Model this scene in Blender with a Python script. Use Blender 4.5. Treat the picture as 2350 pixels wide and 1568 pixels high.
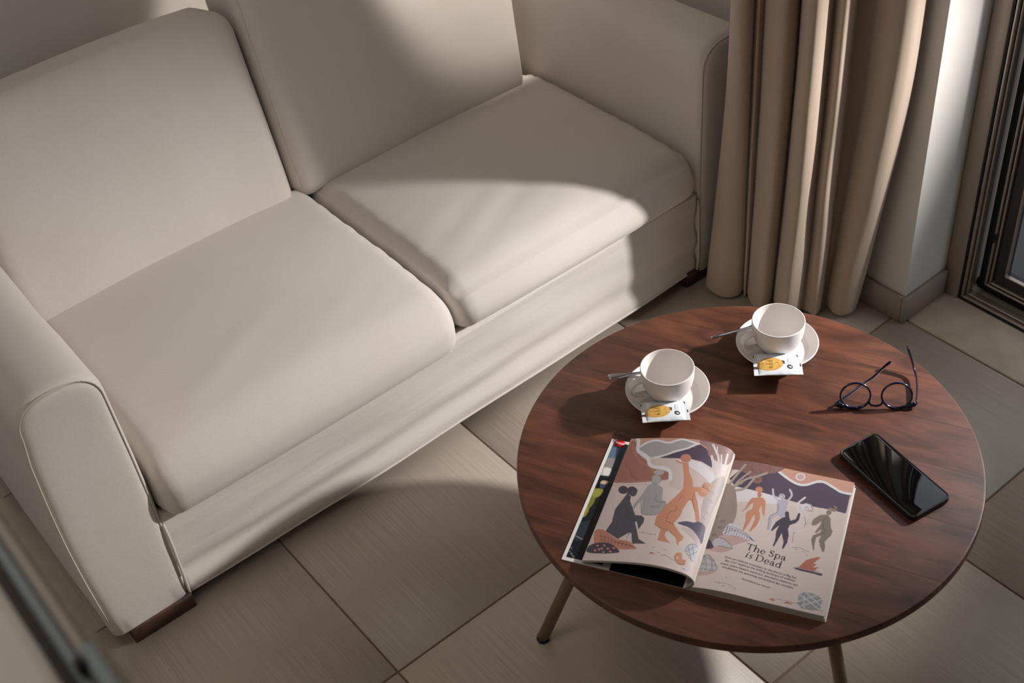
import bpy, bmesh, math, random
import numpy as np
from mathutils import Vector, Matrix, noise

random.seed(7)
scene = bpy.context.scene
for o in list(bpy.data.objects):
    bpy.data.objects.remove(o, do_unlink=True)
COL = scene.collection

# ------------------------------------------------------------------ camera
FW, FH = 2350, 1568
F_PX, YAW, PITCH, ROLL = 2896.7, 0.607365, 0.722535, -0.116232
CAM = np.array([-0.51702, -1.20543, 1.86310])


def cam_rows():
    cy, sy, cp, sp = math.cos(YAW), math.sin(YAW), math.cos(PITCH), math.sin(PITCH)
    fwd = np.array([sy * cp, cy * cp, -sp])
    right = np.array([cy, -sy, 0.0])
    up = np.cross(right, fwd)
    cr, sr = math.cos(ROLL), math.sin(ROLL)
    return np.array([cr * right + sr * up, -sr * right + cr * up, -fwd])


RC = cam_rows()
cd = bpy.data.cameras.new('camera')
cam = bpy.data.objects.new('camera', cd)
COL.objects.link(cam)
M = Matrix.Identity(4)
for i in range(3):
    for j in range(3):
        M[i][j] = RC[j][i]
    M[i][3] = CAM[i]
cam.matrix_world = M
cd.sensor_width = 36.0
cd.lens = F_PX / FW * 36.0
cd.clip_start = 0.02
cd.dof.use_dof = True
cd.dof.focus_distance = 2.25
cd.dof.aperture_fstop = 6.3
scene.camera = cam

# ------------------------------------------------------------------ light
world = bpy.data.worlds.new('world')
scene.world = world
world.use_nodes = True
bg = world.node_tree.nodes['Background']
bg.inputs[0].default_value = (0.88, 0.92, 1.0, 1)
bg.inputs[1].default_value = 1.2


def add_light(name, kind, loc, energy, color, target=None, **kw):
    l = bpy.data.lights.new(name, kind)
    l.energy = energy
    l.color = color
    for k, v in kw.items():
        setattr(l, k, v)
    o = bpy.data.objects.new(name, l)
    COL.objects.link(o)
    o.location = loc
    if target is not None:
        d = Vector(target) - Vector(loc)
        o.rotation_euler = d.to_track_quat('-Z', 'Y').to_euler()
    return o


# low hard light that falls in through the glazed door
add_light('balcony_light', 'SPOT', (1.95, -0.765, 1.18), 290.0, (1.0, 0.965, 0.935), target=(0.422, 0.153, 0.225),
          spot_size=math.radians(51), spot_blend=0.95, shadow_soft_size=0.036)
# soft fill added under the ceiling to lift the ambient light
add_light('ceiling_fill', 'AREA', (-0.50, 0.15, 2.50), 6.2, (1.0, 0.94, 0.885), target=(-0.2, 0.3, 0), shape='DISK', size=1.0)
# added spot high beside the curtain, throws the light patch on the sofa back
add_light('cushion_patch_spot', 'SPOT', (1.30, 0.515, 2.05), 150.0, (1.0, 0.94, 0.85), target=(1.057, 1.204, 0.896),
          spot_size=math.radians(38.4), spot_blend=0.20, shadow_soft_size=0.02)

vs = scene.view_settings
vs.view_transform = 'Standard'
vs.look = 'None'
vs.gamma = 1.0
vs.use_curve_mapping = False
vs.exposure = 0.0


# ------------------------------------------------------------------ helpers
def ray(px):
    px = np.atleast_2d(np.asarray(px, float))
    d = np.stack([(px[:, 0] - FW / 2) / F_PX, -(px[:, 1] - FH / 2) / F_PX, -np.ones(len(px))], 1)
    return d @ RC


def at_z(x, y, z):
    d = ray((x, y))[0]
    return CAM + d * ((z - CAM[2]) / d[2])


def project(P):
    q = (np.asarray(P) - CAM) @ RC.T
    return np.stack([FW / 2 + F_PX * q[:, 0] / -q[:, 2], FH / 2 - F_PX * q[:, 1] / -q[:, 2]], 1)


def lin(c):
    return tuple((v / 255 / 12.92) if v / 255 <= 0.04045 else ((v / 255 + 0.055) / 1.055) ** 2.4 for v in c[:3])


def tag(o, label=None, cat=None, group=None, kind=None):
    if label: o['label'] = label
    if cat: o['category'] = cat
    if group: o['group'] = group
    if kind: o['kind'] = kind
    return o


def link(o, parent=None):
    COL.objects.link(o)
    if parent is not None:
        o.parent = parent
        bpy.context.view_layer.update()
        o.matrix_parent_inverse = parent.matrix_world.inverted()
    return o


def empty(name, loc, label, cat, group=None):
    o = bpy.data.objects.new(name, None)
    o.empty_display_size = 0.05
    COL.objects.link(o)
    o.location = loc
    bpy.context.view_layer.update()
    return tag(o, label, cat, group)


def mesh(name, verts, faces, mat, parent=None, smooth=True, angle=None):
    me = bpy.data.meshes.new(name)
    me.from_pydata([tuple(map(float, v)) for v in verts], [], [tuple(f) for f in faces])
    me.materials.append(mat)
    if smooth:
        me.polygons.foreach_set('use_smooth', [True] * len(me.polygons))
    me.validate()
    bm = bmesh.new()
    bm.from_mesh(me)
    bmesh.ops.recalc_face_normals(bm, faces=bm.faces)
    bm.to_mesh(me)
    bm.free()
    if angle is not None:
        me.set_sharp_from_angle(angle=math.radians(angle))
    me.update()
    return link(bpy.data.objects.new(name, me), parent)


def from_bm(name, bm, mat, parent=None, smooth=False, angle=None):
    me = bpy.data.meshes.new(name)
    bmesh.ops.recalc_face_normals(bm, faces=bm.faces)
    bm.to_mesh(me)
    bm.free()
    me.materials.append(mat)
    if smooth:
        me.polygons.foreach_set('use_smooth', [True] * len(me.polygons))
        if angle is not None:
            me.set_sharp_from_angle(angle=math.radians(angle))
    me.update()
    return link(bpy.data.objects.new(name, me), parent)


def box(name, lo, hi, mat, parent=None, bevel=0.0, seg=2):
    bm = bmesh.new()
    bmesh.ops.create_cube(bm, size=1)
    c = [(a + b) / 2 for a, b in zip(lo, hi)]
    s = [b - a for a, b in zip(lo, hi)]
    for v in bm.verts:
        v.co = Vector((c[0] + v.co.x * s[0], c[1] + v.co.y * s[1], c[2] + v.co.z * s[2]))
    if bevel > 0:
        bmesh.ops.bevel(bm, geom=bm.edges[:], offset=bevel, segments=seg, affect='EDGES', profile=0.5)
    return from_bm(name, bm, mat, parent, smooth=bevel > 0, angle=50)


def loft(name, rings, mat, parent=None, closed=True, caps=True, angle=None):
    n = len(rings[0])
    V = [p for r in rings for p in r]
    Fc = []
    for i in range(len(rings) - 1):
        for j in range(n if closed else n - 1):
            a, b = i * n + j, i * n + (j + 1) % n
            Fc.append((a, b, b + n, a + n))
    if caps and closed:
        Fc.append(tuple(range(n))[::-1])
        Fc.append(tuple(range((len(rings) - 1) * n, len(rings) * n)))
    return mesh(name, V, Fc, mat, parent, True, angle)


def frames(path, closed=False):
    P = [Vector(p) for p in path]
    T = []
    for i in range(len(P)):
        a = P[i - 1] if (i > 0 or closed) else P[i]
        b = P[(i + 1) % len(P)] if (i < len(P) - 1 or closed) else P[i]
        T.append((b - a).normalized())
    up = Vector((0, 0, 1)) if abs(T[0].z) < 0.9 else Vector((1, 0, 0))
    N = []
    n = (up - T[0] * up.dot(T[0])).normalized()
    for t in T:
        n = (n - t * n.dot(t)).normalized()
        N.append(n)
    return P, T, N


def tube(name, path, r, mat, parent=None, seg=10, closed=False, rad=None):
    P, T, N = frames(path, closed)
    rings = []
    for i in range(len(P)):
        b = T[i].cross(N[i])
        rr = rad[i] if rad else (r, r)
        if not isinstance(rr, (tuple, list)): rr = (rr, rr)
        rings.append([P[i] + N[i] * math.cos(2 * math.pi * k / seg) * rr[1] + b * math.sin(2 * math.pi * k / seg) * rr[0] for k in range(seg)])
    if closed:
        rings.append(rings[0])
        return loft(name, rings, mat, parent, True, False)
    return loft(name, rings, mat, parent)


def lathe(name, prof, mat, parent=None, seg=72, center=(0, 0, 0), angle=None):
    rings = [[(center[0] + r * math.cos(2 * math.pi * k / seg), center[1] + r * math.sin(2 * math.pi * k / seg), center[2] + z) for k in range(seg)] for r, z in prof]
    return loft(name, rings, mat, parent, True, True, angle)


def cat(pts, n=8, closed=False):
    P = [Vector(p) for p in pts]
    out = []
    m = len(P)
    for i in range(m if closed else m - 1):
        p0 = P[(i - 1) % m] if (closed or i > 0) else P[0] * 2 - P[1]
        p1, p2 = P[i], P[(i + 1) % m]
        p3 = P[(i + 2) % m] if (closed or i < m - 2) else P[-1] * 2 - P[-2]
        for k in range(n):
            t = k / n
            out.append(0.5 * (2 * p1 + (p2 - p0) * t + (2 * p0 - 5 * p1 + 4 * p2 - p3) * t * t + (3 * p1 - p0 - 3 * p2 + p3) * t ** 3))
    if not closed:
        out.append(P[-1].copy())
    return out


# ------------------------------------------------------------------ materials
def new_mat(name):
    m = bpy.data.materials.new(name)
    m.use_nodes = True
    nt = m.node_tree
    return m, nt, nt.nodes['Principled BSDF']


def nd(nt, t, **kw):
    n = nt.nodes.new(t)
    for k, v in kw.items():
        setattr(n, k, v)
    return n


def plain(name, rgb, rough=0.5, metal=0.0, coat=0.0, spec=0.5, noise_amt=0.06, noise_scale=40, bump=0.0, bump_scale=200):
    m, nt, b = new_mat(name)
    co = nd(nt, 'ShaderNodeTexCoord')
    nz = nd(nt, 'ShaderNodeTexNoise')
    nz.inputs['Scale'].default_value = noise_scale
    nz.inputs['Detail'].default_value = 4
    nt.links.new(co.outputs['Object'], nz.inputs['Vector'])
    mx = nd(nt, 'ShaderNodeMix', data_type='RGBA')
    c = lin(rgb)
    mx.inputs['A'].default_value = (*[v * (1 - noise_amt) for v in c], 1)
    mx.inputs['B'].default_value = (*[min(1, v * (1 + noise_amt)) for v in c], 1)
    nt.links.new(nz.outputs['Fac'], mx.inputs['Factor'])
    nt.links.new(mx.outputs['Result'], b.inputs['Base Color'])
    b.inputs['Roughness'].default_value = rough
    b.inputs['Metallic'].default_value = metal
    b.inputs['Coat Weight'].default_value = coat
    b.inputs['Specular IOR Level'].default_value = spec
    if bump > 0:
        n2 = nd(nt, 'ShaderNodeTexNoise')
        n2.inputs['Scale'].default_value = bump_scale
        n2.inputs['Detail'].default_value = 3
        nt.links.new(co.outputs['Object'], n2.inputs['Vector'])
        bp = nd(nt, 'ShaderNodeBump')
        bp.inputs['Strength'].default_value = bump
        bp.inputs['Distance'].default_value = 0.002
        nt.links.new(n2.outputs['Fac'], bp.inputs['Height'])
        nt.links.new(bp.outputs['Normal'], b.inputs['Normal'])
    return m


def fabric(name, rgb, weave=2100, wr=0.05, twill=0.22, wr_scale=(6, 12, 12)):
    m, nt, b = new_mat(name)
    co = nd(nt, 'ShaderNodeTexCoord')
    c = lin(rgb)
    # slow stains and fine thread variation
    n1 = nd(nt, 'ShaderNodeTexNoise'); n1.inputs['Scale'].default_value = 5; n1.inputs['Detail'].default_value = 5
    n2 = nd(nt, 'ShaderNodeTexNoise'); n2.inputs['Scale'].default_value = 700; n2.inputs['Detail'].default_value = 2
    for n in (n1, n2): nt.links.new(co.outputs['Object'], n.inputs['Vector'])
    mx = nd(nt, 'ShaderNodeMix', data_type='RGBA')
    mx.inputs['A'].default_value = (c[0] * 0.95, c[1] * 0.93, c[2] * 0.90, 1)
    mx.inputs['B'].default_value = (c[0] * 1.04, c[1] * 1.05, c[2] * 1.06, 1)
    nt.links.new(n1.outputs['Fac'], mx.inputs['Factor'])
    m2 = nd(nt, 'ShaderNodeMix', data_type='RGBA', blend_type='MULTIPLY')
    m2.inputs['Factor'].default_value = 0.25
    nt.links.new(mx.outputs['Result'], m2.inputs['A'])
    nt.links.new(n2.outputs['Fac'], m2.inputs['B'])
    nt.links.new(m2.outputs['Result'], b.inputs['Base Color'])
    b.inputs['Roughness'].default_value = 0.92
    b.inputs['Specular IOR Level'].default_value = 0.2
    b.inputs['Sheen Weight'].default_value = 0.25
    b.inputs['Sheen Roughness'].default_value = 0.5
    # twill ribs
    w = nd(nt, 'ShaderNodeTexWave', wave_type='BANDS', bands_direction='DIAGONAL')
    w.inputs['Scale'].default_value = weave / 6.0
    w.inputs['Distortion'].default_value = 1.0
    w.inputs['Detail'].default_value = 1
    nt.links.new(co.outputs['Object'], w.inputs['Vector'])
    bp = nd(nt, 'ShaderNodeBump'); bp.inputs['Strength'].default_value = twill; bp.inputs['Distance'].default_value = 0.0005
    nt.links.new(w.outputs['Fac'], bp.inputs['Height'])
    # soft wrinkles
    mp = nd(nt, 'ShaderNodeMapping'); mp.inputs['Scale'].default_value = wr_scale
    nt.links.new(co.outputs['Object'], mp.inputs['Vector'])
    n3 = nd(nt, 'ShaderNodeTexNoise'); n3.inputs['Scale'].default_value = 1.0; n3.inputs['Detail'].default_value = 2
    n3.inputs['Distortion'].default_value = 0.6
    nt.links.new(mp.outputs['Vector'], n3.inputs['Vector'])
    b2 = nd(nt, 'ShaderNodeBump'); b2.inputs['Strength'].default_value = wr; b2.inputs['Distance'].default_value = 0.02
    nt.links.new(n3.outputs['Fac'], b2.inputs['Height'])
    nt.links.new(bp.outputs['Normal'], b2.inputs['Normal'])
    nt.links.new(b2.outputs['Normal'], b.inputs['Normal'])
    return m


def tile_mat(name, rgb, along_y=True, rough=0.42):
    m, nt, b = new_mat(name)
    g = nd(nt, 'ShaderNodeNewGeometry')
    mp = nd(nt, 'ShaderNodeMapping')
    mp.inputs['Scale'].default_value = (520, 5, 5) if along_y else (5, 5, 520)
    nt.links.new(g.outputs['Position'], mp.inputs['Vector'])
    n1 = nd(nt, 'ShaderNodeTexNoise'); n1.inputs['Scale'].default_value = 1; n1.inputs['Detail'].default_value = 2
    nt.links.new(mp.outputs['Vector'], n1.inputs['Vector'])
    n2 = nd(nt, 'ShaderNodeTexNoise'); n2.inputs['Scale'].default_value = 4; n2.inputs['Detail'].default_value = 6
    nt.links.new(g.outputs['Position'], n2.inputs['Vector'])
    oi = nd(nt, 'ShaderNodeObjectInfo')
    c = lin(rgb)
    mx = nd(nt, 'ShaderNodeMix', data_type='RGBA')
    mx.inputs['A'].default_value = (*[v * 0.72 for v in c], 1)
    mx.inputs['B'].default_value = (*[v * 1.22 for v in c], 1)
    nt.links.new(n1.outputs['Fac'], mx.inputs['Factor'])
    m2 = nd(nt, 'ShaderNodeMix', data_type='RGBA', blend_type='MULTIPLY'); m2.inputs['Factor'].default_value = 0.25
    nt.links.new(mx.outputs['Result'], m2.inputs['A']); nt.links.new(n2.outputs['Fac'], m2.inputs['B'])
    hs = nd(nt, 'ShaderNodeHueSaturation')
    mr = nd(nt, 'ShaderNodeMapRange'); mr.inputs['To Min'].default_value = 0.96; mr.inputs['To Max'].default_value = 1.12
    nt.links.new(oi.outputs['Random'], mr.inputs['Value']); nt.links.new(mr.outputs['Result'], hs.inputs['Value'])
    nt.links.new(m2.outputs['Result'], hs.inputs['Color'])
    nt.links.new(hs.outputs['Color'], b.inputs['Base Color'])
    b.inputs['Roughness'].default_value = rough
    bp = nd(nt, 'ShaderNodeBump'); bp.inputs['Strength'].default_value = 0.35; bp.inputs['Distance'].default_value = 0.0006
    nt.links.new(n1.outputs['Fac'], bp.inputs['Height'])
    nt.links.new(bp.outputs['Normal'], b.inputs['Normal'])
    return m


def wood_mat(name, dark, light, angle, scale=1.0, rough=0.33, coat=0.10):
    m, nt, b = new_mat(name)
    g = nd(nt, 'ShaderNodeNewGeometry')
    oi = nd(nt, 'ShaderNodeObjectInfo')
    ad = nd(nt, 'ShaderNodeVectorMath', operation='ADD')
    cb = nd(nt, 'ShaderNodeCombineXYZ')
    mu = nd(nt, 'ShaderNodeMath', operation='MULTIPLY'); mu.inputs[1].default_value = 3.7
    nt.links.new(oi.outputs['Random'], mu.inputs[0])
    for k in ('X', 'Y', 'Z'): nt.links.new(mu.outputs[0], cb.inputs[k])
    mp = nd(nt, 'ShaderNodeMapping'); mp.inputs['Rotation'].default_value = (0, 0, -angle)
    nt.links.new(g.outputs['Position'], mp.inputs['Vector'])
    nt.links.new(mp.outputs['Vector'], ad.inputs[0]); nt.links.new(cb.outputs[0], ad.inputs[1])
    m1 = nd(nt, 'ShaderNodeMapping'); m1.inputs['Scale'].default_value = (7 * scale, 30 * scale, 12 * scale)
    nt.links.new(ad.outputs[0], m1.inputs['Vector'])
    n1 = nd(nt, 'ShaderNodeTexNoise'); n1.inputs['Scale'].default_value = 1; n1.inputs['Detail'].default_value = 7; n1.inputs['Distortion'].default_value = 1.0
    nt.links.new(m1.outputs['Vector'], n1.inputs['Vector'])
    m3 = nd(nt, 'ShaderNodeMapping'); m3.inputs['Scale'].default_value = (14 * scale, 420 * scale, 100 * scale)
    nt.links.new(ad.outputs[0], m3.inputs['Vector'])
    n2 = nd(nt, 'ShaderNodeTexNoise'); n2.inputs['Scale'].default_value = 1; n2.inputs['Detail'].default_value = 3
    nt.links.new(m3.outputs['Vector'], n2.inputs['Vector'])
    n4 = nd(nt, 'ShaderNodeTexNoise'); n4.inputs['Scale'].default_value = 9; n4.inputs['Detail'].default_value = 6
    nt.links.new(ad.outputs[0], n4.inputs['Vector'])
    cr = nd(nt, 'ShaderNodeValToRGB')
    cr.color_ramp.elements[0].position = 0.22; cr.color_ramp.elements[0].color = (*lin(dark), 1)
    cr.color_ramp.elements[1].position = 0.82; cr.color_ramp.elements[1].color = (*lin(light), 1)
    nt.links.new(n1.outputs['Fac'], cr.inputs['Fac'])
    mx = nd(nt, 'ShaderNodeMix', data_type='RGBA', blend_type='MULTIPLY'); mx.inputs['Factor'].default_value = 0.30
    nt.links.new(cr.outputs['Color'], mx.inputs['A'])
    r2 = nd(nt, 'ShaderNodeValToRGB'); r2.color_ramp.elements[0].position = 0.35; r2.color_ramp.elements[0].color = (0.35, 0.35, 0.35, 1)
    r2.color_ramp.elements[1].position = 0.6
    nt.links.new(n2.outputs['Fac'], r2.inputs['Fac']); nt.links.new(r2.outputs['Color'], mx.inputs['B'])
    hs = nd(nt, 'ShaderNodeHueSaturation')
    mr = nd(nt, 'ShaderNodeMapRange'); mr.inputs['To Min'].default_value = 0.82; mr.inputs['To Max'].default_value = 1.25
    nt.links.new(oi.outputs['Random'], mr.inputs['Value']); nt.links.new(mr.outputs['Result'], hs.inputs['Value'])
    nt.links.new(mx.outputs['Result'], hs.inputs['Color']); nt.links.new(hs.outputs['Color'], b.inputs['Base Color'])
    rr = nd(nt, 'ShaderNodeMapRange'); rr.inputs['To Min'].default_value = rough - 0.06; rr.inputs['To Max'].default_value = rough + 0.16
    nt.links.new(n4.outputs['Fac'], rr.inputs['Value']); nt.links.new(rr.outputs['Result'], b.inputs['Roughness'])
    b.inputs['Coat Weight'].default_value = coat; b.inputs['Coat Roughness'].default_value = 0.25
    bp = nd(nt, 'ShaderNodeBump'); bp.inputs['Strength'].default_value = 0.12; bp.inputs['Distance'].default_value = 0.0008
    nt.links.new(n2.outputs['Fac'], bp.inputs['Height']); nt.links.new(bp.outputs['Normal'], b.inputs['Normal'])
    return m


def print_mat(name, rough=0.45, coat=0.0):
    m, nt, b = new_mat(name)
    a = nd(nt, 'ShaderNodeVertexColor', layer_name='ink')
    n = nd(nt, 'ShaderNodeTexNoise'); n.inputs['Scale'].default_value = 900; n.inputs['Detail'].default_value = 1
    co = nd(nt, 'ShaderNodeTexCoord'); nt.links.new(co.outputs['Object'], n.inputs['Vector'])
    mx = nd(nt, 'ShaderNodeMix', data_type='RGBA', blend_type='MULTIPLY'); mx.inputs['Factor'].default_value = 0.12
    nt.links.new(a.outputs['Color'], mx.inputs['A']); nt.links.new(n.outputs['Fac'], mx.inputs['B'])
    nt.links.new(mx.outputs['Result'], b.inputs['Base Color'])
    b.inputs['Roughness'].default_value = rough
    b.inputs['Coat Weight'].default_value = coat
    return m


def pane_mat(name, tint, amount, rough=0.15):
    m, nt, b = new_mat(name)
    out = nt.nodes['Material Output']
    tr = nd(nt, 'ShaderNodeBsdfTransparent'); tr.inputs[0].default_value = (*tint, 1)
    n = nd(nt, 'ShaderNodeTexNoise'); n.inputs['Scale'].default_value = 420; n.inputs['Detail'].default_value = 2
    co = nd(nt, 'ShaderNodeTexCoord'); nt.links.new(co.outputs['Object'], n.inputs['Vector'])
    bp = nd(nt, 'ShaderNodeBump'); bp.inputs['Strength'].default_value = 0.3; bp.inputs['Distance'].default_value = 0.001
    nt.links.new(n.outputs['Fac'], bp.inputs['Height'])
    b.inputs['Base Color'].default_value = (0.05, 0.055, 0.06, 1)
    b.inputs['Roughness'].default_value = rough
    nt.links.new(bp.outputs['Normal'], b.inputs['Normal'])
    mx = nd(nt, 'ShaderNodeMixShader'); mx.inputs[0].default_value = amount
    nt.links.new(tr.outputs[0], mx.inputs[1]); nt.links.new(b.outputs[0], mx.inputs[2]); nt.links.new(mx.outputs[0], out.inputs[0])
    return m


MAT = dict(
    sofa=fabric('sofa_fabric', (225, 216, 208)),
    skirt=fabric('sofa_skirt_fabric', (225, 217, 209), wr=0.10, wr_scale=(3, 10, 36)),
    thread=plain('seam_thread', (206, 196, 186), 0.9),
    curtain=fabric('curtain_fabric', (190, 169, 149), weave=3600, wr=0.08, twill=0.06, wr_scale=(30, 30, 4)),
    wall=plain('wall_plaster', (206, 201, 194), 0.85, noise_amt=0.04, noise_scale=6, bump=0.15, bump_scale=60),
    tile=tile_mat('floor_tile', (182, 168, 152)),
    base_tile=tile_mat('baseboard_tile', (160, 147, 136), along_y=False),
    grout=plain('grout', (118, 98, 82), 0.95, bump=0.3),
    stone=plain('threshold_stone', (198, 184, 166), 0.6, noise_amt=0.25, noise_scale=22, bump=0.1),
    frame=plain('door_frame_bronze', (176, 162, 148), 0.42, 0.15, noise_amt=0.03),
    frame_edge=plain('door_frame_bead', (168, 156, 146), 0.25, 0.7, noise_amt=0.03),
    rubber=plain('black_rubber', (16, 16, 18), 0.6),
    dark_frame=plain('sash_dark', (58, 52, 50), 0.5, 0.2),
    darkwood=wood_mat('sofa_foot_wood', (34, 20, 14), (96, 66, 52), 0, 2.0, 0.55, 0.0),
    table=wood_mat('table_wood', (52, 30, 22), (126, 75, 55), math.radians(-64.5)),
    leg=plain('bronze_leg', (138, 118, 96), 0.35, 0.35, noise_amt=0.05),
    china=plain('matt_china', (234, 228, 224), 0.48, noise_amt=0.015, bump=0.03, bump_scale=500),
    steel=plain('spoon_steel', (205, 208, 212), 0.16, 1.0, noise_amt=0.03),
    navy=plain('navy_acetate', (14, 22, 52), 0.18, 0.0, coat=0.5),
    brass=plain('hinge_brass', (190, 170, 120), 0.3, 1.0),
    case=plain('phone_case', (18, 19, 19), 0.55),
    screen=plain('phone_glass', (6, 6, 7), 0.04, coat=0.6, noise_amt=0.2),
    paper=plain('paper_edge', (205, 200, 188), 0.8, noise_amt=0.1, noise_scale=300),
    cover=plain('cover_white', (226, 222, 216), 0.35, coat=0.2),
    ink=plain('black_ink', (22, 20, 22), 0.5),
    white_ink=plain('white_ink', (240, 238, 236), 0.5),
    inside=plain('gap_black', (14, 16, 16), 0.3),
    printed=print_mat('printed_page', 0.6, 0.0),
    printed_gloss=print_mat('printed_cover', 0.25, 0.4),
    foil=print_mat('printed_sachet', 0.3, 0.2),
    pane=pane_mat('door_pane', (0.96, 0.97, 0.98), 0.12, 0.25),
    cream=plain('cream_lacquer', (220, 212, 198), 0.5, noise_amt=0.03),
    groove=plain('dark_groove', (74, 62, 56), 0.7),
    slate=plain('blue_grey_strip', (140, 150, 152), 0.5, 0.0),
    bead=plain('pale_wood_bead', (170, 156, 142), 0.5),
    edge=plain('speckled_edge', (140, 128, 110), 0.7, noise_amt=0.35, noise_scale=160),
    balcony=plain('balcony_floor', (92, 90, 88), 0.8, noise_amt=0.2, noise_scale=90),
)
lens_mat, _nt, _b = new_mat('spectacle_lens')
_tr = nd(_nt, 'ShaderNodeBsdfTransparent'); _tr.inputs[0].default_value = (0.93, 0.93, 0.94, 1)
_gl = nd(_nt, 'ShaderNodeBsdfGlossy'); _gl.inputs['Roughness'].default_value = 0.02
_mx = nd(_nt, 'ShaderNodeMixShader'); _mx.inputs[0].default_value = 0.06
_nt.links.new(_tr.outputs[0], _mx.inputs[1]); _nt.links.new(_gl.outputs[0], _mx.inputs[2])
_nt.links.new(_mx.outputs[0], _nt.nodes['Material Output'].inputs[0])
MAT['lens'] = lens_mat

# ------------------------------------------------------------------ room shell
T = 0.45
XW = 1.342           # right wall face
YB = 1.34            # back wall face
XD = 1.482           # door frame face
LX, FY, CZ = -2.3, -2.9, 2.62

floor = box('floor', (LX, FY, -0.06), (1.62, YB, -0.0022), MAT['grout'])
tag(floor, 'beige grey square floor tiles with brown grout lines', 'floor', kind='structure')
tm = None
for ix in range(-5, 3):
    for iy in range(-6, 3):
        if tm is None:
            t = box('tile', (0.0018, 0.0018, -0.02), (T - 0.0018, T - 0.0018, 0.0), MAT['tile'], bevel=0.0012, seg=1)
            tm = t.data
            t.parent = floor
        else:
            t = bpy.data.objects.new('tile', tm)
            COL.objects.link(t)
            t.parent = floor
        t.location = (ix * T, iy * T, 0)

st = box('floor_threshold', (1.352, -1.34, -0.02), (1.60, -0.0205, 0.002), MAT['stone'], bevel=0.0015, seg=1)
tag(st, 'mottled beige stone slab at the foot of the glazed door', 'threshold', kind='structure')

wb = box('wall_back', (LX, YB, 0), (1.62, YB + 0.12, CZ), MAT['wall'])
tag(wb, 'off-white plaster wall behind the sofa', 'wall', kind='structure')
bm = bmesh.new()  # unseen wall, with an opening added to let fill light in
for lo, hi in (((LX - 0.12, FY, 0), (LX, YB + 0.12, 0.90)), ((LX - 0.12, FY, 2.20), (LX, YB + 0.12, CZ)), ((LX - 0.12, FY, 0.90), (LX, -1.10, 2.20)), ((LX - 0.12, 0.40, 0.90), (LX, YB + 0.12, 2.20))):
    r_ = bmesh.ops.create_cube(bm, size=1)
    for v in r_['verts']:
        v.co = Vector([(a + b) / 2 + c * (b - a) for a, b, c in zip(lo, hi, v.co)])
wl = from_bm('wall_left', bm, MAT['wall'])
tag(wl, 'off-white plaster wall facing the glazed door', 'wall', kind='structure')
wf = box('wall_front', (LX - 0.12, FY - 0.12, 0), (1.62, FY, CZ), MAT['wall'])
tag(wf, 'off-white plaster wall opposite the sofa', 'wall', kind='structure')
ce = box('ceiling', (LX - 0.12, FY - 0.12, CZ), (1.62, YB + 0.12, CZ + 0.1), MAT['wall'])
tag(ce, 'plain white ceiling of the room', 'ceiling', kind='structure')
# right wall: pier behind the curtain, lintel, and the part beyond the door
bm = bmesh.new()


def bm_box(bm, lo, hi):
    r = bmesh.ops.create_cube(bm, size=1)
    for v in r['verts']:
        v.co = Vector(((lo[0] + hi[0]) / 2 + v.co.x * (hi[0] - lo[0]), (lo[1] + hi[1]) / 2 + v.co.y * (hi[1] - lo[1]), (lo[2] + hi[2]) / 2 + v.co.z * (hi[2] - lo[2])))


bm_box(bm, (XW, -0.020, 0), (1.62, YB, CZ))
bm_box(bm, (XW, -1.35, 2.18), (1.62, -0.020, CZ))
bm_box(bm, (XW, FY, 0), (1.62, -1.35, CZ))
wr_ = from_bm('wall_right', bm, MAT['wall'])
tag(wr_, 'white plaster pier and wall beside the glazed door', 'wall', kind='structure')
bb = box('baseboard_right', (XW - 0.010, -0.0200, 0), (XW - 0.0002, YB, 0.068), MAT['base_tile'], bevel=0.0015, seg=1)
tag(bb, 'low tile skirting along the wall behind the curtain', 'baseboard', kind='structure')
bb2 = box('baseboard_reveal', (XW - 0.010, -0.031, 0.002), (XD - 0.004, -0.0202, 0.068), MAT['base_tile'], bevel=0.0015, seg=1)
tag(bb2, 'low tile skirting on the pier beside the glazed door', 'baseboard', kind='structure')

# glazed door: outer frame, bead, track, sash, pane
door = bpy.data.objects.new('door_1', None)
COL.objects.link(door); door.location = (XD, -0.68, 0)
tag(door, 'bronze framed glazed sliding door beside the curtain', 'door', kind='structure')
bpy.context.view_layer.update()
Y0, Y1, ZT = -0.030, -1.345, 2.18


def frame_ring(name, x0, x1, y0, y1, z0, z1, w, mat, bev=0.0015):
    """rectangular ring in the y-z plane, y0 > y1"""
    bm = bmesh.new()
    bm_box(bm, (x0, y0 - w, z0), (x1, y0, z1))
    bm_box(bm, (x0, y1, z0), (x1, y1 + w, z1))
    bm_box(bm, (x0, y1 + w, z0), (x1, y0 - w, z0 + w))
    bm_box(bm, (x0, y1 + w, z1 - w), (x1, y0 - w, z1))
    bmesh.ops.bevel(bm, geom=bm.edges[:], offset=bev, segments=1, affect='EDGES')
    return from_bm(name, bm, mat, door)


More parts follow.
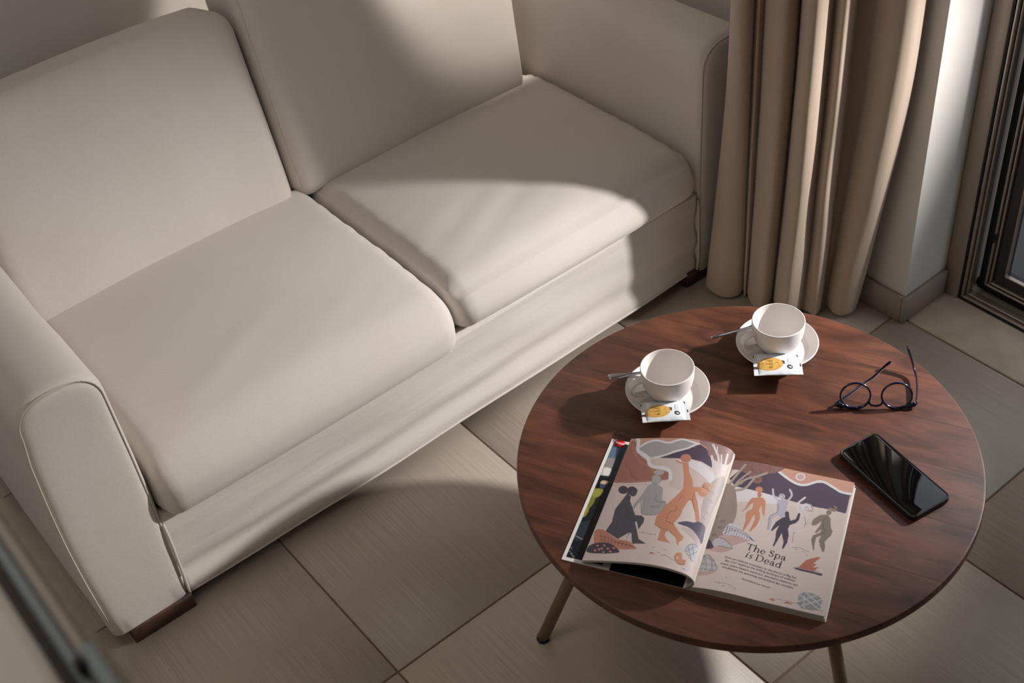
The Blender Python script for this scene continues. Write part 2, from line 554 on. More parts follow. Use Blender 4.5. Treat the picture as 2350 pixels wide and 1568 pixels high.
box('jamb', (XD, Y0 - 0.029, 0.0), (1.60, Y0 + 0.008, ZT), MAT['frame'], door, 0.001, 1)
box('jamb', (XD, Y1 - 0.003, 0.0), (1.60, Y1 + 0.03, ZT), MAT['frame'], door, 0.001, 1)
box('head_rail', (XD, Y1, ZT - 0.03), (1.60, Y0, ZT), MAT['frame'], door, 0.001, 1)
box('sill', (1.556, Y1 + 0.03, 0.0021), (1.60, Y0 - 0.029, 0.02), MAT['rubber'], door)
a0, a1 = Y0 - 0.0295, Y1 + 0.0305
zt = ZT - 0.0305
frame_ring('gasket', 1.486, 1.498, a0, a1, 0.0022, zt, 0.004, MAT['rubber'], 0.0004)
frame_ring('frame_bead', 1.488, 1.502, a0 - 0.0042, a1 + 0.0042, 0.0064, zt - 0.0042, 0.0060, MAT['frame_edge'])
frame_ring('frame_bead', 1.496, 1.514, a0 - 0.0110, a1 + 0.0110, 0.0132, zt - 0.0110, 0.0052, MAT['frame_edge'])
frame_ring('track', 1.530, 1.556, a0 - 0.0165, a1 + 0.0165, 0.0187, zt - 0.0165, 0.0240, MAT['rubber'], 0.0004)
b0 = 0.0408
frame_ring('sash_bead', 1.522, 1.534, a0 - b0 + 0.006, a1 + b0 - 0.006, 0.0022 + b0 - 0.006, zt - b0 + 0.006, 0.0055, MAT['frame_edge'])
frame_ring('sash_bead', 1.524, 1.538, a0 - b0 - 0.003, a1 + b0 + 0.003, 0.0022 + b0 + 0.003, zt - b0 - 0.003, 0.0050, MAT['frame_edge'])
sash = frame_ring('sash', 1.532, 1.556, a0 - b0 - 0.0085, a1 + b0 + 0.0085, 0.0022 + b0 + 0.0085, zt - b0 - 0.0085, 0.024, MAT['dark_frame'])
frame_ring('glazing_bead', 1.530, 1.540, a0 - b0 - 0.0325, a1 + b0 + 0.0325, 0.0022 + b0 + 0.0325, zt - b0 - 0.0325, 0.0030, MAT['frame_edge'], 0.0006)
box('latch_slot', (1.520, a0 - b0 + 0.0005, 0.155), (1.5235, a0 - b0 + 0.0065, 0.178), MAT['rubber'], door)
g0 = b0 + 0.033
box('pane', (1.541, a1 + g0, 0.0022 + g0), (1.547, a0 - g0, zt - g0), MAT['pane'], door)

bal = box('balcony_floor', (1.62, -3.2, -0.08), (3.6, 1.6, -0.02), MAT['balcony'])
tag(bal, 'dark grey speckled balcony floor outside the glass', 'balcony', kind='structure')
par = box('balcony_parapet', (3.2, -3.2, -0.02), (3.35, 1.6, 0.9), MAT['balcony'])
tag(par, 'grey parapet at the far side of the balcony', 'parapet', kind='structure')

# ------------------------------------------------------------------ sofa
sofa = empty('sofa', (0.465, 0.85, 0), 'two-seat sofa in a loose off-white cotton cover with dark wooden feet', 'sofa')


def pillow(name, half, r, center, deform=None, n=26, mat=None, parent=None):
    bm = bmesh.new()
    bmesh.ops.create_cube(bm, size=2)
    bmesh.ops.subdivide_edges(bm, edges=bm.edges[:], cuts=n, use_grid_fill=True)
    H = Vector(half)
    R = Vector(r)
    for v in bm.verts:
        q = Vector((v.co.x * H.x, v.co.y * H.y, v.co.z * H.z))
        c = Vector([max(-(H[i] - R[i]), min(H[i] - R[i], q[i])) for i in range(3)])
        d = Vector([(q[i] - c[i]) / R[i] for i in range(3)])
        l = d.length
        if l > 1e-9:
            d = d / l * max(abs(x) for x in d)
        p = Vector([c[i] + d[i] * R[i] for i in range(3)])
        if deform: p = deform(p)
        v.co = p + Vector(center)
    return from_bm(name, bm, mat, parent, smooth=True)


def wr(p, s, seed=0):
    return noise.noise(Vector((p.x * s[0] + seed, p.y * s[1] - seed, p.z * s[2] + 2 * seed)))


def bump1(t):
    return max(0.0, 1 - t * t)


# base frame and skirt
box('base_frame', (-0.17, 0.42, 0.035), (1.10, 1.20, 0.245), MAT['sofa'], sofa, 0.01)
box('back_frame', (-0.19, 1.10, 0.035), (1.12, 1.27, 0.64), MAT['sofa'], sofa, 0.05, 5)
V, Fc = [], []
NX, NZ = 150, 30
for k in range(NZ + 1):
    t = k / NZ
    for i in range(NX + 1):
        s = i / NX
        x = -0.197 + s * (1.124 + 0.197)
        z = 0.022 + 0.014 * s + t * (0.236 - 0.022)
        w = math.exp(-((t - 0.22) / 0.25) ** 2)
        d = 0.0065 * w * math.sin(18 * t + 2.6 * noise.noise(Vector((x * 2.2, 3, 0)))) * (0.4 + 0.6 * bump1((s - 0.28) / 0.6))
        d += 0.004 * noise.noise(Vector((x * 5, z * 26, 1.3)))
        y = 0.389 - d - 0.004 * math.sin(math.pi * s) * (1 - t)
        V.append((x, y, z))
for k in range(NZ):
    for i in range(NX):
        a = k * (NX + 1) + i
        Fc.append((a, a + 1, a + NX + 2, a + NX + 1))
nb = len(V)
V += [(x, 0.418, z) for x, y, z in (V[i] for i in range(nb))]
for k in range(NZ):
    for i in range(NX):
        a = nb + k * (NX + 1) + i
        Fc.append((a + NX + 1, a + NX + 2, a + 1, a))
rim_idx = [i for i in range(NX + 1)] + [(k + 1) * (NX + 1) - 1 for k in range(1, NZ + 1)] + [NZ * (NX + 1) + i for i in range(NX - 1, -1, -1)] + [k * (NX + 1) for k in range(NZ - 1, 0, -1)]
for j in range(len(rim_idx)):
    a, b_ = rim_idx[j], rim_idx[(j + 1) % len(rim_idx)]
    Fc.append((a, nb + a, nb + b_, b_))
skirt = mesh('front_skirt', V, Fc, MAT['skirt'], sofa)
tube('hem', [(-0.195 + 1.318 * i / 60, V[round(i / 60 * NX)][1] - 0.001, 0.0235 + 0.014 * i / 60) for i in range(61)], 0.0026, MAT['sofa'], skirt, 8)


# arms: flat sides that flare a little, round top, padded front panel
def arm_section(wt, ht, n=40):
    """closed outline in (x, z), x from -0.5 (outer) to +0.5 (inner) of width wt"""
    pts = []
    hw = wt / 2
    z0, zs = 0.030, ht - 0.062
    for i in range(10):
        t = i / 10
        pts.append((-hw - 0.010 * math.sin(math.pi * t) - 0.004, z0 + (zs - z0) * t))
    for i in range(21):
        a = math.pi - math.pi * i / 20
        e = 0.80
        cx, sx = math.cos(a), math.sin(a)
        pts.append((math.copysign(abs(cx) ** e, cx) * hw, zs + 0.062 * abs(sx) ** e))
    for i in range(1, 11):
        t = i / 10
        pts.append((hw + 0.004 * math.sin(math.pi * t), zs - (zs - z0) * t))
    return pts


def make_arm(cx, flip, label):
    wt, ht = 0.150, 0.604
    sec = arm_section(wt, ht)
    zc = 0.30
    rings = []

    def ring(y, inset, drop=0.0):
        R = []
        for (x, z) in sec:
            kx = max(0.0, (wt / 2 - inset) / (wt / 2))
            zz = z
            zz = z - inset * max(0.0, min(1.0, (z - 0.36) / 0.2)) + inset * 0.15 * max(0.0, min(1.0, (0.2 - z) / 0.15))
            xx = x * kx * (-1 if flip else 1)
            wv = 0.0025 * noise.noise(Vector((cx * 3 + x * 9, y * 7, z * 9)))
            R.append((cx + xx + wv, y, zz - drop + wv))
        return R
    rf = 0.022
    for kx, zi, yy in ((0.02, 0.066, 0.3790), (0.25, 0.052, 0.3790), (0.50, 0.036, 0.3791), (0.66, 0.0255, 0.3793)):
        rings.append([(cx + max(-wt / 2, min(wt / 2, x)) * kx * (-1 if flip else 1), yy, z - zi * max(0.0, min(1.0, (z - 0.36) / 0.2)) + zi * 0.15 * max(0.0, min(1.0, (0.2 - z) / 0.15))) for x, z in sec])
    for k in range(0, 7):
        a = math.pi / 2 * k / 6
        rings.append(ring(0.380 + rf * (1 - math.sin(a)) * 0 + rf * (1 - math.cos(a)), rf * (1 - math.sin(a)) * 0.9))
    for y in np.linspace(0.43, 1.22, 26):
        rings.append(ring(y, 0.0, 0.012 * math.sin(min(1, (y - 0.43) / 0.5) * math.pi) * 0.5))
    rings.append(ring(1.235, 0.012))
    arm = loft('arm', rings, MAT['sofa'], sofa)
    arm['label'] = label
    # stitched seam round the front panel
    path = []
    for (x, z) in sec:
        if z < 0.036: continue
        kx = (wt / 2 - 0.006) / (wt / 2)
        zz = z - 0.006 if z > zc else z
        path.append((cx + x * kx * (-1 if flip else 1), 0.3838, zz))
    tube('seam', path, 0.0014, MAT['thread'], arm, 6)
    return arm


make_arm(-0.2705, False, 'rounded arm beside the cream cabinet')
make_arm(1.2005, True, 'rounded arm beside the curtain')
# piping where skirt meets arm
tube('piping', cat([(-0.196, 0.3855, 0.028), (-0.1965, 0.380, 0.06), (-0.1955, 0.379, 0.12), (-0.1945, 0.379, 0.18), (-0.1945, 0.382, 0.222)], 5), 0.0030, MAT['sofa'], sofa, 8)
tube('piping', cat([(1.1235, 0.3855, 0.040), (1.1235, 0.381, 0.08), (1.1225, 0.381, 0.15), (1.122, 0.382, 0.236)], 5), 0.0026, MAT['sofa'], sofa, 8)

# feet
for nm, lo, hi in (('foot', (-0.3200, 0.3735, 0.0), (-0.1955, 0.500, 0.034)), ('foot', (1.094, 0.386, 0.0), (1.255, 0.500, 0.042)),
                   ('foot', (-0.3200, 1.10, 0.0), (-0.1955, 1.22, 0.034)), ('foot', (1.13, 1.10, 0.0), (1.255, 1.22, 0.034))):
    box(nm, lo, hi, MAT['darkwood'], sofa, 0.0015, 1)


# seat cushions
def seat_cushion(x0, x1, y0, y1, z0, z1, crown, seed, wrinkle, label):
    hx, hy, hz = (x1 - x0) / 2, (y1 - y0) / 2, (z1 - z0) / 2

    def df(p):
        fx, fy = bump1(p.x / hx), bump1(p.y / hy)
        q = p.copy()
        top = (p.z / hz + 1) / 2
        q.z += crown * (fx ** 0.55) * (fy ** 0.5) * top
        # front bulges forward, edge rolls down
        fr = max(0.0, (-p.y / hy - 0.55) / 0.45)
        q.z -= 0.012 * fr * fr * top
        q.y -= 0.016 * max(0.0, -p.y / hy) ** 3 * bump1(p.z / hz) * (fx ** 0.4)
        # pulls and creases
        q.z += wrinkle * top * (noise.noise(Vector((p.x * 9 - p.y * 16 + seed, p.y * 4, seed))) * math.exp(-((p.y + 0.17) / 0.09) ** 2) * bump1((p.x + 0.0) / hx))
        e = max(abs(p.x) / hx - 0.86, 0) / 0.14
        q.z += 0.004 * e * math.sin(p.y * 120 + seed) * top * 0.6
        q.x += 0.003 * wr(p, (3, 14, 6), seed)
        return q
    c = pillow('seat_cushion', (hx, hy, hz), (0.035, 0.055, 0.062), ((x0 + x1) / 2, (y0 + y1) / 2, (z0 + z1) / 2), df, 44, MAT['sofa'], sofa)
    c['label'] = label
    return c


scl = seat_cushion(-0.190, 0.461, 0.362, 0.94, 0.213, 0.358, 0.034, 1.7, 0.003, 'seat cushion beside the cream cabinet')
scr = seat_cushion(0.463, 1.119, 0.372, 0.95, 0.238, 0.352, 0.034, 5.2, 0.006, 'creased seat cushion beside the curtain')


# back cushions, leaning on the back frame
def back_cushion(x0, x1, base_y, base_z, height, thick, lean, seed, taper_r, label, crown=0.03, bx=0.0):
    hx, hy, hz = (x1 - x0) / 2, thick / 2, height / 2
    L = Matrix.Rotation(-lean, 4, 'X')

    def df(p):
        q = p.copy()
        fx, fz = bump1(p.x / hx), bump1(p.z / hz)
        q.y -= crown * (fx ** 0.6) * (fz ** 0.6) * max(0.0, -p.y / hy)
        q.y += 0.02 * (fx ** 0.6) * (fz ** 0.6) * max(0.0, p.y / hy)
        q.z += 0.014 * (fx ** 0.5) * max(0, p.z / hz)
        # front panel narrower than the back on the window side
        if taper_r > 0 and p.x > 0:
            front = (hy - p.y) / (2 * hy)
            q.x -= taper_r * front * (p.x / hx) ** 3 * (1 - 0.75 * (p.z / hz + 1) / 2)
        q.y += 0.004 * wr(p, (6, 6, 5), seed) + 0.003 * noise.noise(Vector((p.x * 30, p.z * 6, seed))) * max(0, p.z / hz) ** 2
        v = L @ Vector((q.x, q.y - hy, q.z + hz))
        return Vector((v.x, v.y, v.z))
    c = pillow('back_cushion', (hx, hy, hz), (0.032, 0.050, 0.040), ((x0 + x1) / 2, base_y + thick, base_z), df, 40, MAT['sofa'], sofa)
    c['label'] = label
    c0 = Vector(((x0 + x1) / 2, base_y + thick, base_z))
    for sx in (-1, 1):
        px_ = sx * (hx - 0.032 + 0.032 * 0.72)
        py_ = -(hy - 0.050 + 0.050 * 0.70)
        path = [c0 + df(Vector((px_, py_, -hz + 0.036 + (2 * hz - 0.07) * i / 40))) for i in range(41)]
        tube('seam', path, 0.0013, MAT['thread'], c, 6)
    return c


bcl = back_cushion(-0.195, 0.425, 0.862, 0.290, 0.434, 0.19, math.radians(14), 2.2, 0.0, 'back cushion beside the cream cabinet')
bcr = back_cushion(0.430, 1.118, 0.862, 0.300, 0.50, 0.19, math.radians(12), 8.4, 0.07, 'tall back cushion beside the curtain')

# ------------------------------------------------------------------ curtain
cur = empty('curtain', (1.2, 0.16, 0), 'heavy beige floor-length curtain gathered in deep folds beside the sofa', 'curtain')
ctrl = [(-.010, -.002), (.020, .030), (.060, .042), (.105, .030), (.125, -.004), (.150, .014), (.176, -.006), (.200, .028), (.250, .058), (.305, .066), (.348, .044), (.368, .002),
        (.385, .050), (.415, .088), (.455, .098), (.500, .082), (.530, .052), (.545, .036), (.562, .050), (.588, .064), (.618, .058), (.645, .026), (.665, -.010), (.700, -.016), (.745, -.012),
        (.770, .006), (.820, .028), (.885, .036), (.945, .026), (.985, .006), (1.000, -.004)]
pc = cat([(y, d, 0) for y, d in ctrl], 7)
V, Fc = [], []
levels = [0.010, 0.03, 0.06, 0.10, 0.15, 0.2, 0.26, 0.32, 0.4, 0.5, 0.6, 0.72, 0.85, 1.0, 1.3, 1.7, 2.1, 2.44]
cdir = Vector((-0.79, -0.61))
S_TOP = [-0.02, 0.0, .12, .18, .364, .534, .648, .76, 1.0, 1.02]
S_HEM = [-0.02, 0.0, .25, .28, .45, .645, .775, .81, 1.0, 1.02]
for z in levels:
    g = max(0.0, 1 - z / 0.62) ** 1.25
    for j, q in enumerate(pc):
        s0, d = q.x, q.y
        s1 = float(np.interp(s0, S_TOP, S_HEM))
        ax, ay = 1.150 + 0.165 * s0, 0.325 - 0.313 * s0
        hx_, hy_ = 1.122 + 0.170 * s1, 0.352 - 0.285 * s1
        bx, by = ax * (1 - g) + hx_ * g, ay * (1 - g) + hy_ * g
        dd = d * (1 - 0.25 * g) + 0.007 * noise.noise(Vector((j * 0.06, z * 5, 0.4))) * (0.3 + g)
        V.append((bx + cdir.x * dd + 0.004 * noise.noise(Vector((j * .05, z * 7, 5))), by + cdir.y * dd, z + 0.003 * g * math.sin(j * 0.3)))
n = len(pc)
for i in range(len(levels) - 1):
    for j in range(n - 1):
        a = i * n + j
        Fc.append((a, a + 1, a + n + 1, a + n))
cl = mesh('curtain_cloth', V, Fc, MAT['curtain'], cur)
so = cl.modifiers.new('thickness', 'SOLIDIFY'); so.thickness = 0.0025; so.offset = 0
sb = cl.modifiers.new('smooth', 'SUBSURF'); sb.levels = 1; sb.render_levels = 2
tube('curtain_rail', [(1.22, -1.6, 2.47), (1.22, 0.5, 2.47)], 0.014, MAT['leg'], cur, 12)

# ------------------------------------------------------------------ coffee table
H = 0.36
TC = at_z(1737, 1062, H)
KT = (CAM[2] - H) / (CAM[2] - 0.40)
TC = CAM + (np.array([0.524, -0.304, 0.40]) - CAM) * KT
TR = 0.3575 * KT
table = empty('coffee_table', (TC[0], TC[1], 0), 'round reddish-brown wooden coffee table on splayed bronze metal legs', 'table')
top = bpy.data.objects.new('tabletop', None)
COL.objects.link(top); top.location = (TC[0], TC[1], H); bpy.context.view_layer.update()
top.parent = table; top.matrix_parent_inverse = table.matrix_world.inverted()
ang = math.radians(-64.5)
dv = np.array([math.cos(ang), math.sin(ang)])
nv = np.array([-dv[1], dv[0]])
offs = [-TR + 1e-4] + [o * KT for o in (-0.235, -0.139, -0.030, 0.076, 0.170, 0.2618)] + [TR - 1e-4]


def strip_outline(R, a, b, N=36):
    a2, b2 = max(a, -R + 1e-5), min(b, R - 1e-5)
    th = np.linspace(math.asin(a2 / R), math.asin(b2 / R), N)
    up_ = [(R * math.sin(t), R * math.cos(t)) for t in th]
    return up_ + [(o, -l) for o, l in up_[::-1]]


for a, b_ in zip(offs[:-1], offs[1:]):
    rings = []
    for dr, g, z in ((0.0045, 0.00016, 0.0), (0.0016, 0.00006, -0.0008), (0.0, 0.00004, -0.0045), (0.0, 0.00004, -0.0150), (0.006, 0.00006, -0.0205)):
        rings.append([(TC[0] + nv[0] * o + dv[0] * l, TC[1] + nv[1] * o + dv[1] * l, H + z) for o, l in strip_outline(TR - dr, a + g, b_ - g)])
    loft('plank', rings, MAT['table'], top, angle=40)
for az in (148, 254, 20):
    a = math.radians(az)
    u = np.array([math.cos(a), math.sin(a)])
    f = TC[:2] + u * 0.352 if az != 148 else at_z(1246, 1467, 0.0)[:2]
    t_ = TC[:2] + u * 0.21
    P0 = Vector((f[0], f[1], 0.004)); P1 = Vector((t_[0], t_[1], H - 0.020))
    lg = tube('leg', [P1, P1.lerp(P0, 0.5), P0], 0.0105, MAT['leg'], table, 24)
    dleg = (P0 - P1).normalized()
    tube('foot_glide', [P0 - dleg * 0.003, P0 + Vector((0, 0, -0.004))], 0.0115, MAT['rubber'], lg, 20)
    lathe('mounting_plate', [(0.030, -0.0240), (0.030, -0.0207)], MAT['leg'], table, 32, (t_[0], t_[1], H))


# ------------------------------------------------------------------ cups, saucers, spoons
CUP_P = [(0.0, 0.0), (0.0195, 0.0), (0.0215, 0.0012), (0.0235, 0.0032), (0.0300, 0.0090), (0.0365, 0.0180), (0.0415, 0.0300), (0.0440, 0.0430), (0.0449, 0.0570),
         (0.0450, 0.0618), (0.0445, 0.0630), (0.0436, 0.0632), (0.0428, 0.0622), (0.0424, 0.0560), (0.0414, 0.0430), (0.0388, 0.0310), (0.0340, 0.0200), (0.0270, 0.0110), (0.0200, 0.0068), (0.0100, 0.0052), (0.0, 0.0050)]
SAU_P = [(0.0, 0.0), (0.0330, 0.0), (0.0345, 0.0010), (0.0360, 0.0026), (0.0540, 0.0058), (0.0640, 0.0135), (0.0697, 0.0200), (0.0705, 0.0212), (0.0703, 0.0222), (0.0693, 0.0224),
         (0.0680, 0.0215), (0.0625, 0.0155), (0.0560, 0.0095), (0.0520, 0.0078), (0.0460, 0.0070), (0.0260, 0.0064), (0.0250, 0.0058), (0.0, 0.0056)]


def smooth_prof(P, n=5):
    q = cat([(r, z, 0) for r, z in P], n)
    return [(max(v.x, 0.00005), v.y) for v in q]


def cup_set(i, center, spoon_tip, spoon_in, lab):
    cx, cy = center
    g = 'cups and saucers on the coffee table'
    sau = lathe('saucer', smooth_prof(SAU_P), MAT['china'], None, 96, (cx, cy, H))
    tag(sau, lab['saucer'], 'saucer', 'matching saucers')
    cup = empty('cup', (cx, cy, H + 0.0058), lab['cup'], 'cup', 'matching cups')
    z0 = H + 0.0060
    lathe('cup_bowl', smooth_prof(CUP_P), MAT['china'], cup, 96, (cx, cy, z0))
    hd = at_z(1449, 892, H + 0.045)[:2] - at_z(1531, 842, H + 0.068)[:2]
    hd = hd / np.linalg.norm(hd)
    a = math.atan2(hd[1], hd[0]) + (0 if i == 0 else 0.02)
    pr = cat([(r, z, 0) for r, z in [(0.0425, 0.0490), (0.0500, 0.0512), (0.0590, 0.0505), (0.0665, 0.0440), (0.0675, 0.0350), (0.0620, 0.0260), (0.0520, 0.0205), (0.0375, 0.0180)]], 6)
    rings = []
    for k, q in enumerate(pr):
        t0 = pr[max(k - 1, 0)]; t1 = pr[min(k + 1, len(pr) - 1)]
        tx, tz = t1.x - t0.x, t1.y - t0.y
        l = math.hypot(tx, tz); nx_, nz_ = -tz / l, tx / l
        w = 0.0068 if 3 < k < len(pr) - 4 else 0.0078
        R = []
        for m_ in range(16):
            b = 2 * math.pi * m_ / 16
            cs, sn = math.cos(b), math.sin(b)
            ws = math.copysign(abs(cs) ** 0.6, cs) * w
            ts = math.copysign(abs(sn) ** 0.6, sn) * 0.0023
            rr, zz = q.x + nx_ * ts, q.y + nz_ * ts
            R.append((cx + math.cos(a) * rr - math.sin(a) * ws, cy + math.sin(a) * rr + math.cos(a) * ws, z0 + zz))
        rings.append(R)
    loft('handle', rings, MAT['china'], cup)
    # teaspoon lying across the saucer rim behind the cup
    tp, inn = Vector(spoon_tip), Vector(spoon_in)
    d = (inn - tp).normalized()
    side = d.cross(Vector((0, 0, 1))).normalized()
    nrm = side.cross(d).normalized()
    if i == 0:
        st_ = [(0.0, .0030, .0011), (.0015, .0058, .0014), (.006, .0072, .0016), (.018, .0068, .0016), (.032, .0050, .0017), (.048, .0034, .0019), (.070, .0028, .0019), (.082, .0030, .0016)]
    else:
        st_ = [(0.0, .0022, .0020), (.001, .0028, .0026), (.02, .0028, .0026), (.05, .0026, .0024), (.070, .0024, .0020), (.082, .0028, .0016)]
    rings = []
    for s, w, t in st_:
        P = tp + d * s
        rings.append([P + side * w * math.cos(2 * math.pi * k / 16) + nrm * t * math.sin(2 * math.pi * k / 16) for k in range(16)])
    for s, w, dz in ((.088, .0060, -.0006), (.096, .0092, -.0020), (.106, .0105, -.0028), (.116, .0088, -.0018), (.122, .0050, -.0004), (.1245, .0010, 0.0002)):
        P = tp + d * s
        R = []
        for k in range(16):
            c_, s_ = math.cos(2 * math.pi * k / 16), math.sin(2 * math.pi * k / 16)
            R.append(P + side * w * c_ + nrm * (dz * (1 - c_ * c_) + 0.0007 * s_))
        rings.append(R)
    sp = loft('teaspoon', rings, MAT['steel'])
    tag(sp, lab['spoon'], 'spoon', 'teaspoons on the saucers')
    return cup


def c2(x, y, z):
    return tuple(at_z(x, y, z))


SA = at_z(1531.5, 891, H + 0.0205)[:2]
SB = at_z(1783.5, 783.5, H + 0.0205)[:2]
t1 = Vector(c2(1396, 866, H + 0.034)); i1 = Vector(c2(1470, 856, H + 0.0235))
t2 = Vector(c2(1632, 776, H + 0.034)); i2 = Vector(c2(1722, 751, H + 0.0235))
cup_set(0, SA, t1, i1, dict(
    saucer='white china saucer holding a cup, close to the open magazine',
    cup='empty white china cup on the saucer next to the open magazine',
    spoon='steel teaspoon with a flared handle end beside the cup near the magazine'))
cup_set(1, SB, t2, i2, dict(
    saucer='white china saucer holding a cup, on the curtain side of the table',
    cup='empty white china cup standing on the curtain side of the table',
    spoon='steel teaspoon with a plain slim handle by the cup on the curtain side'))


# ------------------------------------------------------------------ print rasteriser
def inside(poly, X, Y):
    poly = np.asarray(poly, float)
    res = np.zeros(X.shape, bool)
    x0, y0 = poly[-1]
    for x1, y1 in poly:
        c = ((y1 > Y) != (y0 > Y))
        if y1 != y0:
            res ^= c & (X < (x0 - x1) * (Y - y1) / (y0 - y1) + x1)
        x0, y0 = x1, y1
    return res


def stroke_mask(pts, w, X, Y):
    res = np.zeros(X.shape, bool)
    for (x0, y0), (x1, y1) in zip(pts[:-1], pts[1:]):
        dx, dy = x1 - x0, y1 - y0
        l2 = dx * dx + dy * dy + 1e-9
        t = np.clip(((X - x0) * dx + (Y - y0) * dy) / l2, 0, 1)
        res |= (X - x0 - t * dx) ** 2 + (Y - y0 - t * dy) ** 2 < (w / 2) ** 2
    return res


def curve2(pts, n=6, closed=False):
    return [(v.x, v.y) for v in cat([(x, y, 0) for x, y in pts], n, closed)]


class Ink:
    """collects flat shapes in a drawing frame, then colours sample points"""
    def __init__(self, base, dim=1.0):
        self.base = tuple(v * dim for v in lin(base)); self.items = []; self.dim = dim

    def poly(self, pts, c, round_=True):
        self.items.append(('p', curve2(pts, 5, True) if round_ else pts, lin(c))); return self

    def line(self, pts, w, c):
        self.items.append(('s', (curve2(pts, 6) if len(pts) > 2 else pts, w), lin(c))); return self

    def ell(self, cx, cy, rx, ry, c, rot=0):
        self.items.append(('e', (cx, cy, rx, ry, rot), lin(c))); return self

    def shade(self, X, Y):
        C = np.empty(X.shape + (3,)); C[:] = self.base
        for k, d, c in self.items:
            if k == 'p': m = inside(d, X, Y)
            elif k == 's': m = stroke_mask(d[0], d[1], X, Y)
            else:
                cx, cy, rx, ry, rot = d
                cs, sn = math.cos(rot), math.sin(rot)
                u, v = (X - cx) * cs + (Y - cy) * sn, -(X - cx) * sn + (Y - cy) * cs
                m = (u / rx) ** 2 + (v / ry) ** 2 < 1
            C[m] = tuple(v * self.dim for v in c)
        return C


def printed_grid(name, S, nu, nv_, colors, mat, parent):
    """S: (nu, nv, 3) positions, colors: (nu, nv, 3)"""
    V = S.reshape(-1, 3)
    idx = np.arange(nu * nv_).reshape(nu, nv_)
    q = np.stack([idx[:-1, :-1], idx[1:, :-1], idx[1:, 1:], idx[:-1, 1:]], -1).reshape(-1, 4)
    a, b, c = V[q[0][0]], V[q[0][1]], V[q[0][3]]
    if np.cross(b - a, c - a)[2] < 0: q = q[:, ::-1]
    me = bpy.data.meshes.new(name)
    me.vertices.add(len(V)); me.vertices.foreach_set('co', V.astype(np.float32).ravel())
    me.loops.add(q.size); me.loops.foreach_set('vertex_index', q.ravel().astype(np.int32))
    me.polygons.add(len(q)); me.polygons.foreach_set('loop_start', np.arange(0, q.size, 4, dtype=np.int32))
    me.polygons.foreach_set('loop_total', np.full(len(q), 4, dtype=np.int32))
    me.polygons.foreach_set('use_smooth', np.ones(len(q), bool))
    me.update(calc_edges=True)
    at = me.color_attributes.new('ink', 'FLOAT_COLOR', 'POINT')
    rgba = np.concatenate([colors.reshape(-1, 3), np.ones((len(V), 1))], 1)
    at.data.foreach_set('color', rgba.astype(np.float32).ravel())
    me.materials.append(mat)
    return link(bpy.data.objects.new(name, me), parent)


def text_mesh(name, body, origin, udir, vdir, width, mat, parent, shear=0.0, lift=0.0003, height_scale=1.0, surf=None):
    cu = bpy.data.curves.new(name, 'FONT')
    cu.body = body; cu.shear = shear; cu.resolution_u = 3
    ob = bpy.data.objects.new(name + '_source', cu)
    COL.objects.link(ob)
    bpy.context.view_layer.update()
    me = bpy.data.meshes.new_from_object(ob.evaluated_get(bpy.context.evaluated_depsgraph_get()))
    bpy.data.objects.remove(ob, do_unlink=True); bpy.data.curves.remove(cu)
    xs = [v.co.x for v in me.vertices]
    s = width / (max(xs) - min(xs)); x0 = min(xs)
    o, u, v_ = Vector(origin), Vector(udir), Vector(vdir)
    nn = u.cross(v_).normalized()
    if nn.z < 0: nn = -nn
    for v in me.vertices:
        p = o + u * (v.co.x - x0) * s + v_ * v.co.y * s * height_scale
        v.co = surf(p) if surf else p + nn * lift
    me.materials.clear(); me.materials.append(mat); me.name = name
    return link(bpy.data.objects.new(name, me), parent)


# ------------------------------------------------------------------ magazine
mag = None
SPB, SPT = np.array(c2(1573, 1343, H + 0.010)), np.array(c2(1668, 1050, H + 0.012))
mag = empty('magazine', (SPB[0], SPB[1], H), 'thick illustrated magazine lying open on the coffee table', 'magazine')
ev = (SPT - SPB); ev[2] = 0; PL = float(np.linalg.norm(ev)); ev /= PL
eu = np.array([ev[1], -ev[0], 0])
cr_, cb = np.array(c2(1960, 1108, H + 0.013)), np.array(c2(1893, 1417, H + 0.013))
PWR = float(((cr_ - SPB) @ eu + (cb - SPB) @ eu) / 2)
cvl = np.array(c2(1287, 1281, H + 0.0015)); cvt = np.array(c2(1410, 1000, H + 0.0015))
CW = float(-(((cvl - SPB) @ eu) + ((cvt - SPB) @ eu)) / 2)


def z_right(s):
    return H + 0.0045 + 0.0085 * (1 - np.exp(-s / 0.018)) + 0.002 * np.exp(-((s - 0.06) / 0.04) ** 2)


lp = cat([(0.0, 0.0045, 0), (-0.0080, 0.0125, 0), (-0.0115, 0.0240, 0), (-0.001, 0.0345, 0), (0.024, 0.0395, 0), (0.052, 0.0385, 0), (0.082, 0.0330, 0), (0.112, 0.0250, 0), (0.138, 0.0170, 0), (0.157, 0.0105, 0)], 20)
ls = np.array([(q.x * 1.0, q.y) for q in lp])
larc = np.r_[0, np.cumsum(np.hypot(*np.diff(ls, axis=0).T))]


def left_pt(t):
    L = t * larc[-1]
    return np.interp(L, larc, ls[:, 0]), np.interp(L, larc, ls[:, 1])


def P_r(s, v):
    s = np.asarray(s); v = np.asarray(v)
    return SPB[:3] * [1, 1, 0] + s[..., None] * eu + v[..., None] * ev + np.stack([0 * s, 0 * s, z_right(s) + 0 * v], -1)


def P_l(t, v, drop=0.0):
    s, z = left_pt(t)
    s, v = np.broadcast_arrays(s, v); z = np.broadcast_to(z, s.shape)
    k = 1.0 - 0.02 * v / PL
    return SPB[:3] * [1, 1, 0] - (s * k)[..., None] * eu + v[..., None] * ev + np.stack([0 * s, 0 * s, H + z - drop], -1)


def Z(off, sc):
    return lambda pts: [(off[0] + x / sc, off[1] + y / sc) for x, y in pts]


